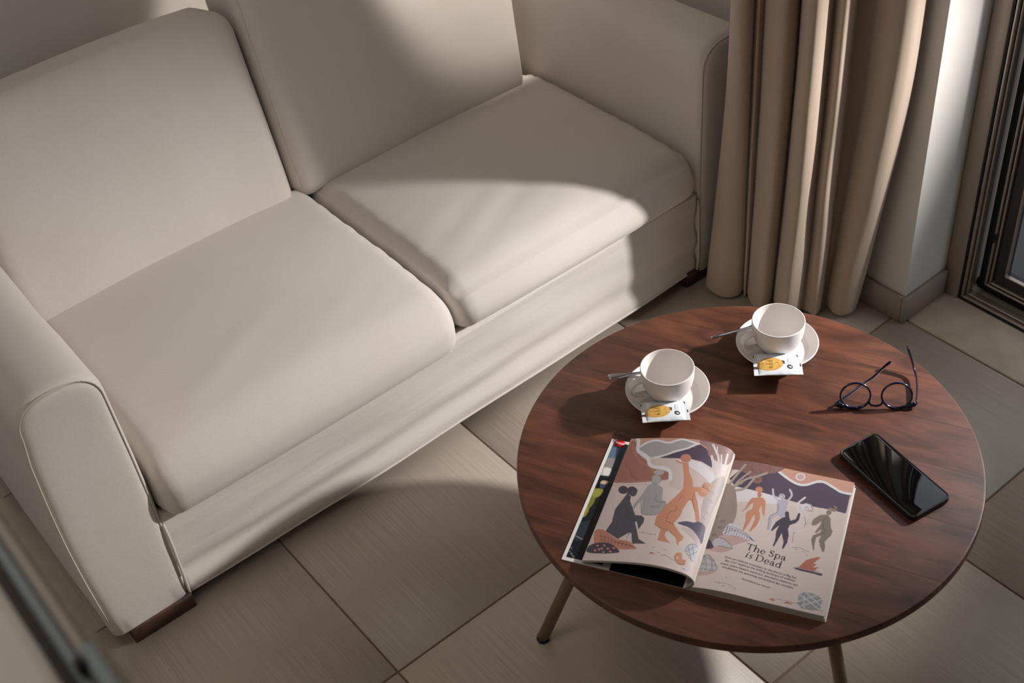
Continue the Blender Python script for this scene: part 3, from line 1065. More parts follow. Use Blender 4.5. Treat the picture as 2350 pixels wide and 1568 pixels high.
Z8, Z7, Z1 = Z((1640, 1060), 4.126), Z((1380, 980), 4.125), Z((1260, 960), 3.1365)
C_base = (232, 212, 206); C_sal = (214, 160, 140); C_purp = (88, 74, 92); C_white = (236, 232, 234); C_brown = (140, 104, 100)
C_trunk = (166, 148, 138); C_or = (216, 148, 118); C_lav = (208, 202, 214); C_dark = (74, 64, 80); C_gb = (140, 126, 116); C_grey = (176, 172, 172)
C_line = (96, 84, 88); C_pink = (214, 178, 172); C_cliff = (176, 116, 100); C_char = (88, 84, 94)

kr = Ink(C_base, 0.78)
k = lambda pts: Z8(pts)
kr.poly(k([(-60, 480), (200, 370), (560, 395), (1240, 500), (1200, 620), (500, 560), (0, 640)]), (226, 208, 200), False)
kr.poly(k([(180, 230), (330, 262), (560, 315), (640, 350), (620, 395), (560, 402), (300, 378), (190, 372)]), (238, 230, 234))
kr.poly(k([(520, -60), (1360, 170), (1310, 340), (900, 330), (560, 120)]), C_sal, False)
kr.poly(k([(560, 80), (600, 92), (700, 172), (790, 222), (870, 228), (970, 200), (1040, 202), (1120, 250), (1200, 298), (1285, 315), (1242, 492), (1100, 455), (900, 420), (700, 365), (500, 305), (330, 262), (190, 232), (140, 160), (260, 60)]), C_purp, False)
kr.line(k([(590, 80), (700, 165), (790, 213), (870, 219), (970, 190), (1040, 195), (1120, 240), (1200, 288), (1290, 306)]), 22 / 4.126, C_white)
kr.ell(*k([(813, 145)])[0], 46 / 4.1, 35 / 4.1, C_white).ell(*k([(813, 145)])[0], 34 / 4.1, 26 / 4.1, (206, 178, 172))
kr.poly(k([(-60, 40), (40, -60), (200, -80), (420, -50), (560, 5), (675, 45), (600, 100), (500, 112), (430, 130), (300, 110), (200, 75), (80, 110), (0, 200)]), C_brown)
for cx, cy, r in ((355, 75, 76), (525, 45, 84), (405, 168, 46), (130, 10, 70), (250, -10, 60)):
    kr.ell(*k([(cx, cy)])[0], r / 4.1, r * .82 / 4.1, (150, 108, 100))
    for a in range(0, 360, 45):
        kr.line(k([(cx, cy), (cx + r * .85 * math.cos(math.radians(a)), cy + r * .7 * math.sin(math.radians(a)))]), 1.1, (128, 92, 90))
for pts, w in (([(120, 250), (165, 180), (230, 100), (290, 30)], 22), ([(160, 260), (230, 180), (340, 95)], 18), ([(190, 230), (300, 165), (400, 140), (495, 108)], 20),
               ([(190, 275), (290, 250), (370, 165)], 22), ([(80, 260), (110, 180), (165, 75)], 16), ([(190, 240), (270, 190), (340, 140)], 12), ([(255, 215), (262, 190)], 8)):
    kr.line(k(pts), w / 4.126, (182, 164, 152))
kr.poly(k([(60, 240), (120, 205), (185, 240), (203, 300), (212, 400), (205, 500), (170, 590), (110, 680), (20, 750), (-80, 800), (-120, 500)]), C_trunk)
for cx, cy in ((10, 512), (75, 560), (50, 620), (0, 690), (15, 470)):
    kr.line(k([(cx - 22, cy + 6), (cx, cy - 8), (cx + 22, cy + 8)]), 1.2, (112, 98, 94)); kr.line(k([(cx - 16, cy + 10), (cx + 14, cy + 11)]), 1.6, (120, 106, 100))
kr.poly(k([(30, 720), (110, 690), (250, 715), (340, 745), (250, 770), (150, 790)]), C_pink)
kr.poly(k([(76, 685), (120, 600), (160, 583), (215, 602), (285, 668), (350, 710), (380, 758), (300, 737), (200, 702)]), (226, 222, 230))
for i in range(11):
    kr.line(k([(100 + i * 25, 690 + i * 6), (128 + i * 23, 600 + i * 14)]), 0.9, C_line)
for d in (0, 26, 52):
    kr.line(k([(80, 682 - d), (180, 650 - d * .6), (290, 700 - d * .5), (378, 757)]), 0.9, C_line)
kr.poly(k([(-40, 800), (60, 800), (165, 822), (120, 850), (40, 858), (-40, 840)]), C_pink)
kr.poly(k([(-30, 800), (0, 735), (60, 722), (120, 760), (166, 820), (60, 802)]), (206, 202, 208)); kr.line(k([(20, 716), (80, 728), (130, 768), (166, 820), (40, 796)]), 1.0, C_line)
# figures
kr.ell(*k([(421, 264)])[0], 34 / 4.1, 28 / 4.1, (222, 150, 116)); kr.ell(*k([(425, 314)])[0], 21 / 4.1, 25 / 4.1, (204, 138, 112))
kr.poly(k([(402, 338), (350, 345), (320, 380), (288, 440), (256, 471), (266, 474), (305, 445), (345, 400), (362, 390), (364, 420), (345, 455), (310, 470), (291, 500), (292, 560), (262, 655), (276, 652), (322, 590), (362, 515), (380, 500), (380, 550), (350, 610), (324, 662), (342, 660), (395, 610), (428, 540), (430, 490), (418, 465), (444, 415), (450, 480), (466, 528), (473, 500), (484, 380), (465, 345), (442, 338)]), C_or, False)
for pts in ([(552, 262), (560, 320), (606, 370)], [(714, 266), (730, 320), (690, 375)]): kr.line(k(pts), 4.6, C_lav)
kr.ell(*k([(637, 330)])[0], 30 / 4.1, 28 / 4.1, C_lav); kr.line(k([(625, 318), (640, 310), (655, 330), (640, 350)]), 1, C_line)
kr.poly(k([(600, 368), (694, 370), (682, 440), (690, 500), (640, 530), (596, 500), (588, 440)]), (196, 188, 204)); kr.line(k([(610, 490), (540, 525), (525, 580), (507, 638)]), 6, (196, 188, 204)); kr.line(k([(598, 395), (600, 440), (590, 480), (522, 520), (503, 636)]), 1, C_line)
kr.line(k([(783, 455), (790, 395), (856, 340)]), 4.4, (230, 222, 224)); kr.ell(*k([(872, 428)])[0], 50 / 4.1, 33 / 4.1, (232, 226, 228)); kr.line(k([(850, 440), (875, 428), (890, 450)]), 1, C_line); kr.line(k([(820, 400), (880, 395), (925, 440), (922, 468), (860, 455)]), 1, C_line)
kr.poly(k([(790, 450), (850, 460), (886, 500), (880, 560), (840, 590), (790, 660), (750, 640), (770, 540)]), (228, 214, 212)); kr.line(k([(705, 640), (760, 660), (845, 655)]), 5, (228, 218, 216)); kr.line(k([(848, 520), (862, 570), (850, 620)]), 1, C_line); kr.line(k([(760, 660), (745, 700), (738, 762)]), 1, C_line)
kr.poly(k([(666, 482), (685, 468), (703, 480), (706, 520), (718, 560), (768, 545), (790, 492), (803, 485), (813, 498), (800, 550), (772, 580), (710, 602), (695, 640), (702, 700), (688, 765), (650, 827), (637, 822), (652, 760), (635, 675), (600, 740), (562, 803), (550, 800), (575, 730), (582, 660), (610, 605), (545, 655), (530, 652), (580, 570), (638, 532), (668, 525)]), C_dark, False)
kr.ell(*k([(1081, 482)])[0], 24 / 4.1, 24 / 4.1, C_gb); kr.poly(k([(1086, 432), (1150, 455), (1162, 462), (1130, 475), (1095, 462)]), (150, 128, 122)); kr.poly(k([(1125, 412), (1168, 435), (1140, 452)]), (150, 128, 122), False)
kr.poly(k([(1055, 500), (1000, 505), (940, 540), (916, 580), (926, 606), (962, 600), (1012, 562), (1000, 600), (948, 668), (960, 678), (1012, 640), (1000, 670), (930, 700), (912, 740), (925, 800), (930, 839), (943, 836), (946, 780), (962, 720), (1010, 692), (998, 740), (990, 780), (1020, 858), (1036, 850), (1046, 800), (1042, 760), (1100, 700), (1117, 660), (1100, 620), (1097, 540), (1078, 508)]), C_gb, False)
kr.line(k([(1075, 520), (1030, 560), (1030, 620), (1050, 660), (1000, 700), (990, 760)]), 1.2, (96, 84, 80))
kr.poly(k([(785, 1005), (870, 930), (985, 900), (1002, 912), (935, 962), (968, 972), (930, 1002), (988, 1000), (950, 1028), (1012, 1052)]), (196, 118, 98), False); kr.line(k([(755, 1008), (1010, 1070)]), 5, (84, 72, 84)); kr.ell(*k([(755, 1008)])[0], 3.2, 2.4, (190, 180, 180))
kr.poly(k([(798, 1255), (860, 1232), (970, 1262), (1022, 1305), (1000, 1400), (930, 1412), (820, 1390), (782, 1340)]), (168, 164, 164), False)
for a, b_ in (((800, 1255), (990, 1400)), ((860, 1235), (1010, 1370)), ((785, 1325), (970, 1265)), ((820, 1365), (1020, 1305)), ((850, 1275), (845, 1385))):
    kr.line(k([a, b_]), 2.2, (222, 222, 224))
kr.poly(k([(508, 1298), (550, 1325), (583, 1310), (545, 1292)]), (206, 140, 124), False); kr.poly(k([(644, 1338), (690, 1322), (744, 1356)]), (200, 130, 116), False)
for pts in ([(590, 1303), (640, 1310), (690, 1322), (760, 1340), (820, 1345)], [(0, 1140), (60, 1148), (120, 1158), (200, 1205)], [(730, 812), (800, 815), (890, 850)], [(860, 880), (885, 888)], [(830, 852), (858, 856)], [(760, 826), (780, 830)], [(130, 1190), (146, 1193)], [(70, 1175), (84, 1178)], [(102, 1095), (118, 1100)], [(960, 1400), (1020, 1418)]):
    kr.line(k(pts), 0.8, C_line)
k1 = Z1
kr.poly(k1([(1040, 1080), (1120, 1090), (1200, 1100), (1140, 1130), (1050, 1130)]), C_pink)
kr.poly(k1([(1025, 1090), (1050, 1000), (1080, 955), (1105, 990), (1150, 985), (1190, 1030), (1203, 1096)]), (204, 200, 202))
for pts in ([(1050, 1005), (1110, 995), (1190, 1030)], [(1040, 1040), (1120, 1050), (1202, 1060)], [(1105, 990), (1130, 1040), (1125, 1090)], [(1150, 988), (1172, 1030), (1172, 1094)], [(1030, 1085), (1100, 1085), (1203, 1096), (1190, 1030), (1150, 985), (1105, 990), (1080, 955), (1052, 990)]):
    kr.line(k1(pts), 1.0, C_line)
kr.poly(k1([(1075, 935), (1100, 870), (1125, 850), (1160, 880), (1180, 936)]), C_purp)

kl = Ink(C_base, 0.78)
k = Z7
kl.poly(k([(250, -60), (860, -20), (1260, 60), (1260, 240), (900, 200), (300, 260), (240, 120)]), C_sal, False)
kl.poly(k([(290, 135), (340, 170), (362, 260), (430, 320), (460, 380), (640, 420), (640, 497), (60, 520), (180, 300)]), C_cliff)
kl.line(k([(300, 160), (315, 240), (370, 330), (450, 370), (500, 440)]), 4, (186, 130, 114)); kl.line(k([(220, 340), (270, 400), (290, 460), (340, 500)]), 4, (160, 104, 92))
kl.poly(k([(470, 300), (700, 290), (960, 350), (1080, 500), (1000, 700), (640, 560), (640, 430), (480, 370)]), (222, 202, 194), False)
kl.poly(k([(365, 190), (450, 148), (530, 135), (640, 158), (760, 125), (885, 168), (800, 207), (700, 228), (560, 280), (470, 285), (385, 240)]), C_grey)
kl.line(k([(905, 162), (870, 178), (800, 208), (700, 230), (600, 270), (500, 292)]), 4.2, C_white); kl.line(k([(365, 188), (450, 142), (530, 128), (640, 150), (760, 118), (860, 142), (930, 165)]), 4.2, C_white)
kl.line(k([(325, 85), (352, 130), (346, 220), (385, 252), (442, 292), (455, 350), (495, 378), (590, 393), (648, 420), (652, 495)]), 8, C_white)
kl.poly(k([(545, 294), (700, 243), (830, 207), (935, 165), (1000, 210), (1040, 280), (1050, 390), (950, 330), (850, 305), (700, 297)]), C_purp, False)
kl.poly(k([(700, 302), (850, 312), (960, 350), (1055, 430), (1080, 490), (1030, 535), (980, 480), (900, 420), (820, 370)]), (236, 228, 232), False)
kl.line(k([(60, 530), (300, 515), (620, 515)]), 0.8, (196, 168, 160)); kl.line(k([(60, 560), (250, 548), (440, 546)]), 0.8, (196, 168, 160))
kl.poly(k([(850, 20), (960, 10), (1080, 50), (1180, 100), (1250, 190), (1240, 300), (1180, 360), (1030, 285), (1000, 200), (935, 150), (930, 80)]), (160, 124, 120))
for cx, cy in ((960, 70), (1060, 110), (1150, 160), (1180, 250), (1080, 210)):
    for a in range(0, 360, 40): kl.line(k([(cx, cy), (cx + 42 * math.cos(math.radians(a)), cy + 40 * math.sin(math.radians(a)))]), 0.9, (146, 110, 108))
for pts, w in (([(1060, 170), (1090, 240), (1110, 300), (1118, 500)], 22), ([(1045, 280), (1070, 380), (1088, 510)], 26), ([(1138, 268), (1132, 480)], 16), ([(1100, 190), (1095, 260)], 12), ([(1195, 262), (1170, 370), (1150, 460)], 16), ([(1085, 350), (1102, 330)], 10)):
    kl.line(k(pts), w / 4.1, (222, 208, 204))
kl.poly(k([(1080, 495), (1160, 470), (1160, 560), (1060, 790), (975, 1010), (942, 900), (955, 720), (1020, 560)]), (196, 180, 176))
for cx, cy in ((1055, 630), (1040, 710), (1005, 820), (970, 870)): kl.line(k([(cx - 14, cy - 16), (cx + 8, cy), (cx + 4, cy + 14)]), 1, (136, 120, 118))
kl.poly(k([(500, 540), (440, 560), (385, 640), (285, 765), (300, 788), (388, 690), (376, 790), (392, 828), (520, 833), (612, 775), (605, 700), (575, 690), (582, 590), (555, 560)]), C_grey)
kl.ell(*k([(520, 500)])[0], 11, 12, (184, 180, 180)); kl.ell(*k([(547, 430)])[0], 12, 6, (190, 186, 186)); kl.line(k([(376, 700), (378, 800), (400, 830), (520, 834)]), 0.9, C_line); kl.line(k([(520, 640), (518, 700), (560, 715), (610, 715)]), 0.9, C_line); kl.line(k([(465, 758), (560, 752)]), 0.9, C_line); kl.line(k([(475, 490), (480, 530), (520, 545)]), 0.8, C_line)
kl.ell(*k([(207, 597)])[0], 11.3, 9.2, (84, 70, 80)); kl.ell(*k([(290, 607)])[0], 12.6, 10.2, (86, 74, 84)); kl.ell(*k([(300, 630)])[0], 8, 7, C_char)
kl.poly(k([(245, 630), (280, 660), (272, 700), (300, 780), (322, 835), (380, 840), (407, 862), (400, 905), (350, 972), (335, 890), (318, 905), (335, 970), (352, 1060), (422, 1106), (290, 1106), (285, 1010), (272, 1000), (232, 1072), (262, 1000), (155, 1062), (40, 985), (100, 900), (130, 780), (200, 690)]), C_char, False)
kl.line(k([(232, 750), (240, 850), (290, 880), (335, 890)]), 1, (60, 54, 62))
kl.ell(*k([(800, 297)])[0], 12.4, 9.6, (204, 140, 116)); kl.line(k([(710, 318), (740, 335), (785, 345)]), 4, C_or)
kl.poly(k([(768, 340), (825, 338), (832, 430), (864, 500), (868, 570), (930, 570), (932, 606), (885, 622), (908, 700), (935, 900), (930, 975), (915, 992), (903, 950), (880, 790), (850, 700), (832, 690), (772, 780), (742, 850), (682, 915), (740, 1000), (776, 1040), (770, 1070), (735, 1092), (724, 1134), (711, 1100), (702, 1040), (632, 982), (600, 1010), (606, 1050), (656, 1103), (528, 1072), (562, 970), (503, 920), (520, 850), (590, 760), (700, 660), (772, 590), (780, 480)]), C_or, False)
kl.ell(*k([(962, 612)])[0], 12, 12, (216, 152, 124)); kl.ell(*k([(995, 578)])[0], 11.5, 13, (224, 166, 138), 0.5)
for a in range(-2, 4): kl.line(k([(960, 560 + a * 4), (1000 + a * 10, 560 + a * 18)]), 0.8, (130, 92, 80))
for pts in ([(715, 745), (700, 795), (650, 805), (608, 890)], [(735, 690), (765, 655)], [(830, 690), (870, 690)], [(503, 920), (560, 960), (630, 980), (705, 1045)], [(608, 890), (690, 925)], [(880, 625), (865, 690), (885, 800)]): kl.line(k(pts), 1, (110, 78, 70))
kl.poly(k([(722, 912), (800, 893), (870, 905), (930, 900), (980, 940), (978, 1000), (945, 1110), (900, 1020), (830, 955)]), (92, 82, 104))
kl.poly(k([(830, 960), (900, 1020), (940, 1110), (900, 1130), (860, 1060), (760, 960)]), (212, 190, 188))
kl.poly(k([(-60, 985), (20, 975), (100, 1030), (150, 1065), (250, 1080), (310, 1125), (322, 1156), (150, 1156), (60, 1108), (-60, 1110)]), (212, 142, 120))
for i in range(9): kl.line(k([(-10 + i * 34, 1000 + i * 12), (0 + i * 34, 1030 + i * 13), (i * 30, 1090 + i * 8)]), 0.9, (120, 84, 76))
kl.line(k([(-20, 1030), (80, 1060), (160, 1100), (300, 1130)]), 1, (120, 84, 76)); kl.line(k([(-20, 1060), (100, 1090), (200, 1100), (316, 1148)]), 1, (120, 84, 76))
kl.poly(k([(-120, 1130), (-40, 1098), (60, 1098), (125, 1130), (157, 1192), (-120, 1192)]), (82, 70, 84))
for cx, cy in ((-35, 1125), (28, 1122), (-60, 1170), (5, 1152), (62, 1152), (118, 1148), (20, 1186), (85, 1180), (-20, 1160)): kl.ell(*k([(cx, cy)])[0], 2.8, 2.2, (220, 152, 130))
kl.poly(k([(790, 1168), (830, 1118), (880, 1112), (920, 1150), (888, 1262), (860, 1275)]), (206, 208, 214))
for pts in ([(820, 1130), (850, 1250)], [(860, 1115), (880, 1230)], [(800, 1180), (900, 1130)], [(825, 1220), (910, 1180)], [(790, 1168), (830, 1118), (880, 1112), (920, 1150)], [(790, 1168), (860, 1275)]): kl.line(k(pts), 1, C_line)
kl.poly(k([(690, 1230), (708, 1194), (758, 1195), (764, 1250), (800, 1262), (780, 1310), (740, 1302), (700, 1270)]), (214, 150, 122)); kl.line(k([(690, 1230), (700, 1270), (740, 1302), (790, 1300)]), 1.2, (110, 78, 70)); kl.ell(*k([(722, 1240)])[0], 3, 3.6, (238, 190, 160))
kl.poly(k([(445, 1198), (475, 1184), (505, 1202)]), (180, 100, 84), False)
for pts in ([(555, 1213), (600, 1215), (650, 1240), (680, 1268)], [(360, 1000), (400, 1000), (450, 1014), (518, 1018)], [(590, 1160), (612, 1166)], [(535, 1188), (552, 1190)], [(485, 1138), (500, 1142)]): kl.line(k(pts), 0.8, C_line)
kl.line(k([(800, 1360), (830, 1345)]), 3, (190, 204, 214)); kl.poly(k([(770, 1335), (790, 1345), (775, 1350)]), (120, 90, 100), False)

# right hand page block and its printed page
blk_r = 40


def block(name, top_fn, bot_fn, n, mat):
    """solid between two curves along the spine direction; *_fn(i) -> (offset along eu, z)"""
    rings = []
    for v, ins in ((0.0, 0.0), (PL, 0.0)):
        ring_ = [SPB * [1, 1, 0] + top_fn(i / n)[0] * eu + v * ev + np.array([0, 0, top_fn(i / n)[1]]) for i in range(n + 1)]
        ring_ += [SPB * [1, 1, 0] + bot_fn(1 - i / n)[0] * eu + v * ev + np.array([0, 0, bot_fn(1 - i / n)[1]]) for i in range(n + 1)]
        rings.append(ring_)
    nn = len(rings[0])
    V = [p for r in rings for p in r]
    Fc = [(j, (j + 1) % nn, nn + (j + 1) % nn, nn + j) for j in range(nn)]
    for base in (0, nn):
        for i in range(n):
            Fc.append((base + i, base + i + 1, base + nn - 2 - i, base + nn - 1 - i))
    return mesh(name, V, Fc, mat, mag, True, 35)


def r_layer(z_off, w_off):
    return lambda t: (t * (PWR - w_off), max(H + 0.0017, float(z_right(np.array(t * (PWR - w_off)))) - z_off))


lay = [(0.0003, 0.0), (0.0032, 0.0006), (0.0060, -0.0012)]
for (za, wa), (zb, wb_) in zip(lay[:-1], lay[1:]):
    block('page_block', r_layer(za, wa), r_layer(zb - 0.0003, wa), 40, MAT['paper'])
block('page_block', r_layer(0.0060, -0.0014), lambda t: (t * (PWR + 0.0014), H + 0.0016), 40, MAT['paper'])
cover_r = block('back_cover', lambda t: (t * (PWR + 0.0030), H + 0.0015), lambda t: (t * (PWR + 0.0030), H + 0.0003), 4, MAT['cover'])
cover_r['label'] = 'plain white cover lying under the page with the heading'

nu, nvv = 400, 520
s_ = np.linspace(0, PWR, nu); v_ = np.linspace(0, PL, nvv)
S, VV = np.meshgrid(s_, v_, indexing='ij')
PR = P_r(S, VV)
q = project(PR.reshape(-1, 3)).reshape(nu, nvv, 2)
page_r = printed_grid('page', PR + [0, 0, 0.0001], nu, nvv, kr.shade(q[..., 0], q[..., 1]), MAT['printed'], mag)
page_r['label'] = 'illustrated page headed The Spa is Dead'

# left hand pages arch over to the spine
for zo, w0, w1 in ((0.0002, 1.0, 0.996), (0.0017, 0.990, 0.992), (0.0034, 1.004, 1.0)):
    def tf(t, zo=zo, w=w0):
        s, z = left_pt(t * w if w <= 1 else t)
        return (-float(s) - (0.0016 * t if w > 1 else 0), H + max(0.0019, float(z) - zo))

    def bf(t, zo=zo, w=w0):
        s, z = left_pt(t * w if w <= 1 else t)
        nrm_s = 0.0
        return (-float(s) - (0.0016 * t if w > 1 else 0) + 0.0012 * (1 if t < 0.12 else 0), H + max(0.0018, float(z) - zo - 0.0013))
    block('page_block', tf, bf, 60, MAT['paper'])
nu, nvv = 380, 520
t_ = np.linspace(0, 1, nu)
TT, VV = np.meshgrid(t_, v_[np.linspace(0, len(v_) - 1, nvv).astype(int)], indexing='ij')
s2, z2 = left_pt(TT)
PLm = SPB * [1, 1, 0] - s2[..., None] * eu + VV[..., None] * ev + np.stack([0 * s2, 0 * s2, H + z2 + 0.0001], -1)
q = project(PLm.reshape(-1, 3)).reshape(nu, nvv, 2)
page_l = printed_grid('page', PLm, nu, nvv, kl.shade(q[..., 0], q[..., 1]), MAT['printed'], mag)
page_l['label'] = 'illustrated page with bathers, arching up beside the spine'

# flat cover on the left with its photograph
cover_l = block('front_cover', lambda t: (-t * CW, H + 0.0015), lambda t: (-t * CW, H + 0.0003), 4, MAT['cover'])
cover_l['label'] = 'creased white-edged cover with a night photograph of a pier'
block('gap_sheet', lambda t: (-0.004 - t * 0.112, H + 0.00175), lambda t: (-0.004 - t * 0.112, H + 0.00152), 4, MAT['inside'])  # black sheet filling the dark gap under the arched pages
zc_ = Z((1270, 980), 4.9)
kc = Ink((30, 34, 40))
kc.poly(zc_([(640, 80), (900, 80), (760, 470), (520, 420)]), (52, 84, 104), False)
kc.poly(zc_([(610, 240), (730, 240), (690, 350), (560, 340)]), (90, 116, 136)); kc.poly(zc_([(560, 350), (720, 350), (660, 560), (480, 540), (520, 430)]), (150, 140, 142), False)
kc.poly(zc_([(555, 460), (650, 470), (625, 545), (530, 530)]), (226, 220, 214)); kc.poly(zc_([(725, 150), (860, 130), (660, 640), (600, 640), (690, 380)]), (40, 56, 70), False)
kc.poly(zc_([(465, 585), (620, 610), (600, 650), (450, 625)]), (214, 176, 148), False); kc.poly(zc_([(440, 625), (605, 650), (580, 690), (420, 680)]), (58, 74, 98), False)
kc.poly(zc_([(475, 568), (640, 592), (632, 612), (550, 602), (530, 620), (520, 690), (470, 690), (495, 620), (470, 590)]), (20, 18, 20), False)
kc.line(zc_([(490, 540), (640, 570)]), 0.8, (24, 22, 24)); kc.line(zc_([(485, 555), (638, 582)]), 0.8, (24, 22, 24)); kc.line(zc_([(578, 410), (545, 550)]), 0.8, (60, 58, 60))
kc.poly(zc_([(410, 700), (560, 705), (500, 790), (380, 790)]), (150, 146, 62)); kc.poly(zc_([(370, 790), (470, 800), (420, 900), (330, 930), (280, 1000), (320, 900)]), (128, 126, 56)); kc.poly(zc_([(310, 930), (400, 900), (360, 1000), (260, 1040)]), (160, 150, 60))
kc.poly(zc_([(240, 1080), (420, 1050), (330, 1280), (150, 1270)]), (48, 54, 62), False)
for pts in ([(125, 1290), (160, 1330), (180, 1390), (230, 1470)], [(210, 1205), (270, 1235), (325, 1265)], [(160, 1310), (210, 1370)], [(100, 1400), (150, 1440)]): kc.line(zc_(pts), 0.9, (190, 190, 188))
nu, nvv = 110, 420
s_ = np.linspace(CW - 0.062, CW - 0.0055, nu); vv = np.linspace(0.0065, PL - 0.0065, nvv)
S, VV = np.meshgrid(s_, vv, indexing='ij')
PC = SPB * [1, 1, 0] - S[..., None] * eu + VV[..., None] * ev + np.array([0, 0, H + 0.0018])
q = project(PC.reshape(-1, 3)).reshape(nu, nvv, 2)
cc = kc.shade(q[..., 0], q[..., 1])
for _ in range(3):
    pdd = np.pad(cc, ((1, 1), (1, 1), (0, 0)), mode='edge')
    cc = (pdd[:-2, 1:-1] + pdd[2:, 1:-1] + pdd[1:-1, :-2] + pdd[1:-1, 2:] + 2 * pdd[1:-1, 1:-1]) / 6
photo = printed_grid('cover_photograph', PC, nu, nvv, cc, MAT['printed_gloss'], cover_l)
lc = Vector(c2(1422, 1018, H + 0.0021))
red = plain('logo_red', (214, 28, 34), 0.35)
lathe('logo_disc', [(0.0085, 0.0), (0.0085, 0.0002)], red, cover_l, 40, tuple(lc))
tdir = Vector(c2(1429, 1021.5, H + 0.002)) - Vector(c2(1415, 1016, H + 0.002))
tdir.z = 0; tdir.normalize()
text_mesh('logo_lettering', 'Leica', lc + Vector((0, 0, 0.0004)) - tdir * 0.0065 - Vector((-tdir.y, tdir.x, 0)) * 0.0018, tdir, Vector((-tdir.y, tdir.x, 0)), 0.013, MAT['white_ink'], cover_l, 0.35)
tube('spine', [tuple(SPB * [1, 1, 0] + np.array([0, 0, H + 0.0028]) + ev * PL * i / 8) for i in range(9)], 0.0026, MAT['cover'], mag, 10)


# heading in a bookish serif: stems, hairlines and bowls
def band(cx, cy, rx, ry, a0, a1, thick, thin, n=22, stress=0.0, taper=False):
    out = []
    for i in range(n + 1):
        a = math.radians(a0 + (a1 - a0) * i / n)
        w = thin + (thick - thin) * abs(math.cos(a - stress)) ** 1.6
        if taper: w *= 0.45 + 0.55 * math.sin(math.pi * i / n) ** 0.5
        out.append(((cx + rx * math.cos(a), cy + ry * math.sin(a)), (cx + (rx - w) * math.cos(a), cy + (ry - w * min(1, ry / rx)) * math.sin(a))))
    return [[out[i][0], out[i + 1][0], out[i + 1][1], out[i][1]] for i in range(n)]


def rect(x0, y0, x1, y1): return [[(x0, y0), (x1, y0), (x1, y1), (x0, y1)]]


TK, TN = 0.085, 0.030
XH, CH, AH, DS = 0.44, 0.66, 0.72, -0.22


def foot(x, y=0, w=0.10): return rect(x + TK / 2 - w, y, x + TK / 2 + w, y + 0.026)


def flag(x, y): return [[(x - 0.075, y - 0.03), (x + TK, y + 0.012), (x + TK, y - 0.05), (x, y - 0.045)]]


GL = {
    'T': (0.64, lambda: rect(0.275, 0, 0.365, CH) + foot(0.2775) + rect(0.03, CH - 0.034, 0.61, CH) + [[(0.03, CH), (0.065, CH), (0.045, CH - 0.15), (0.015, CH - 0.15)]] + [[(0.575, CH), (0.61, CH), (0.625, CH - 0.15), (0.595, CH - 0.15)]]),
    'h': (0.55, lambda: rect(0.075, 0, 0.075 + TK, AH) + flag(0.075, AH) + foot(0.075) + rect(0.385, 0, 0.385 + TK, XH - 0.12) + foot(0.385) + band(0.30, XH - 0.17, 0.17, 0.18, 0, 165, TK, TN)),
    'e': (0.46, lambda: band(0.235, XH / 2, 0.195, XH / 2 + 0.008, 0, 318, TK, TN) + rect(0.07, XH / 2 + 0.01, 0.42, XH / 2 + 0.038)),
    'S': (0.50, lambda: band(0.25, 0.495, 0.165, 0.172, 25, 255, TK * 0.9, TN, stress=0.0) + band(0.255, 0.175, 0.185, 0.185, -160, 78, TK * 0.95, TN) + [[(0.14, 0.42), (0.20, 0.36), (0.37, 0.25), (0.40, 0.30)], [(0.14, 0.42), (0.11, 0.46), (0.22, 0.46), (0.40, 0.30)]] + rect(0.385, 0.48, 0.415, 0.65) + rect(0.075, 0.01, 0.105, 0.18)),
    'p': (0.53, lambda: rect(0.075, DS, 0.075 + TK, XH) + flag(0.075, XH) + foot(0.075, DS) + band(0.285, XH / 2, 0.20, XH / 2 + 0.008, -150, 150, TK, TN)),
    'a': (0.47, lambda: rect(0.285, 0.05, 0.285 + TK, XH - 0.12) + band(0.215, XH - 0.15, 0.155, 0.158, 0, 155, TK, TN) + band(0.185, 0.125, 0.135, 0.13, 60, 330, TK, TN) + rect(0.17, 0.228, 0.30, 0.256) + [[(0.285, 0.08), (0.37, 0.08), (0.45, 0.02), (0.40, -0.004)], [(0.285, 0.08), (0.40, -0.004), (0.34, 0.0), (0.30, 0.02)]] + [[(0.06, XH - 0.14), (0.12, XH - 0.14), (0.12, XH - 0.08), (0.07, XH - 0.06)]]),
    'i': (0.27, lambda: rect(0.085, 0.0, 0.085 + TK, XH) + flag(0.085, XH) + [[(0.085, 0.06), (0.17, 0.03), (0.25, 0.07), (0.13, -0.008)]] + band(0.135, 0.60, 0.052, 0.052, 0, 360, 0.052, 0.052)),
    's': (0.38, lambda: band(0.19, 0.325, 0.115, 0.12, 25, 250, TK * 0.8, TN) + band(0.19, 0.12, 0.13, 0.125, -155, 75, TK * 0.85, TN) + [[(0.10, 0.29), (0.15, 0.24), (0.28, 0.16), (0.30, 0.20)], [(0.10, 0.29), (0.14, 0.315), (0.30, 0.21), (0.30, 0.19)]]),
    'D': (0.72, lambda: rect(0.095, 0, 0.095 + TK, CH) + rect(0.02, 0, 0.34, 0.028) + rect(0.02, CH - 0.028, 0.34, CH) + band(0.32, CH / 2, 0.35, CH / 2, -90, 90, TK * 1.05, TN)),
    'd': (0.54, lambda: rect(0.37, 0.0, 0.37 + TK, AH) + flag(0.37, AH) + rect(0.37, 0, 0.52, 0.026) + band(0.245, XH / 2, 0.20, XH / 2 + 0.008, 30, 330, TK, TN)),
    ' ': (0.24, lambda: []),
}


def serif_line(segs):
    """segs: list of (text, shear) -> polygons and advance"""
    x, polys = 0.0, []
    for txt, sh in segs:
        for ch in txt:
            w, fn = GL[ch]
            for p in fn():
                polys.append([(x + px_ + sh * py_, py_) for px_, py_ in p])
            x += w
    return polys, x


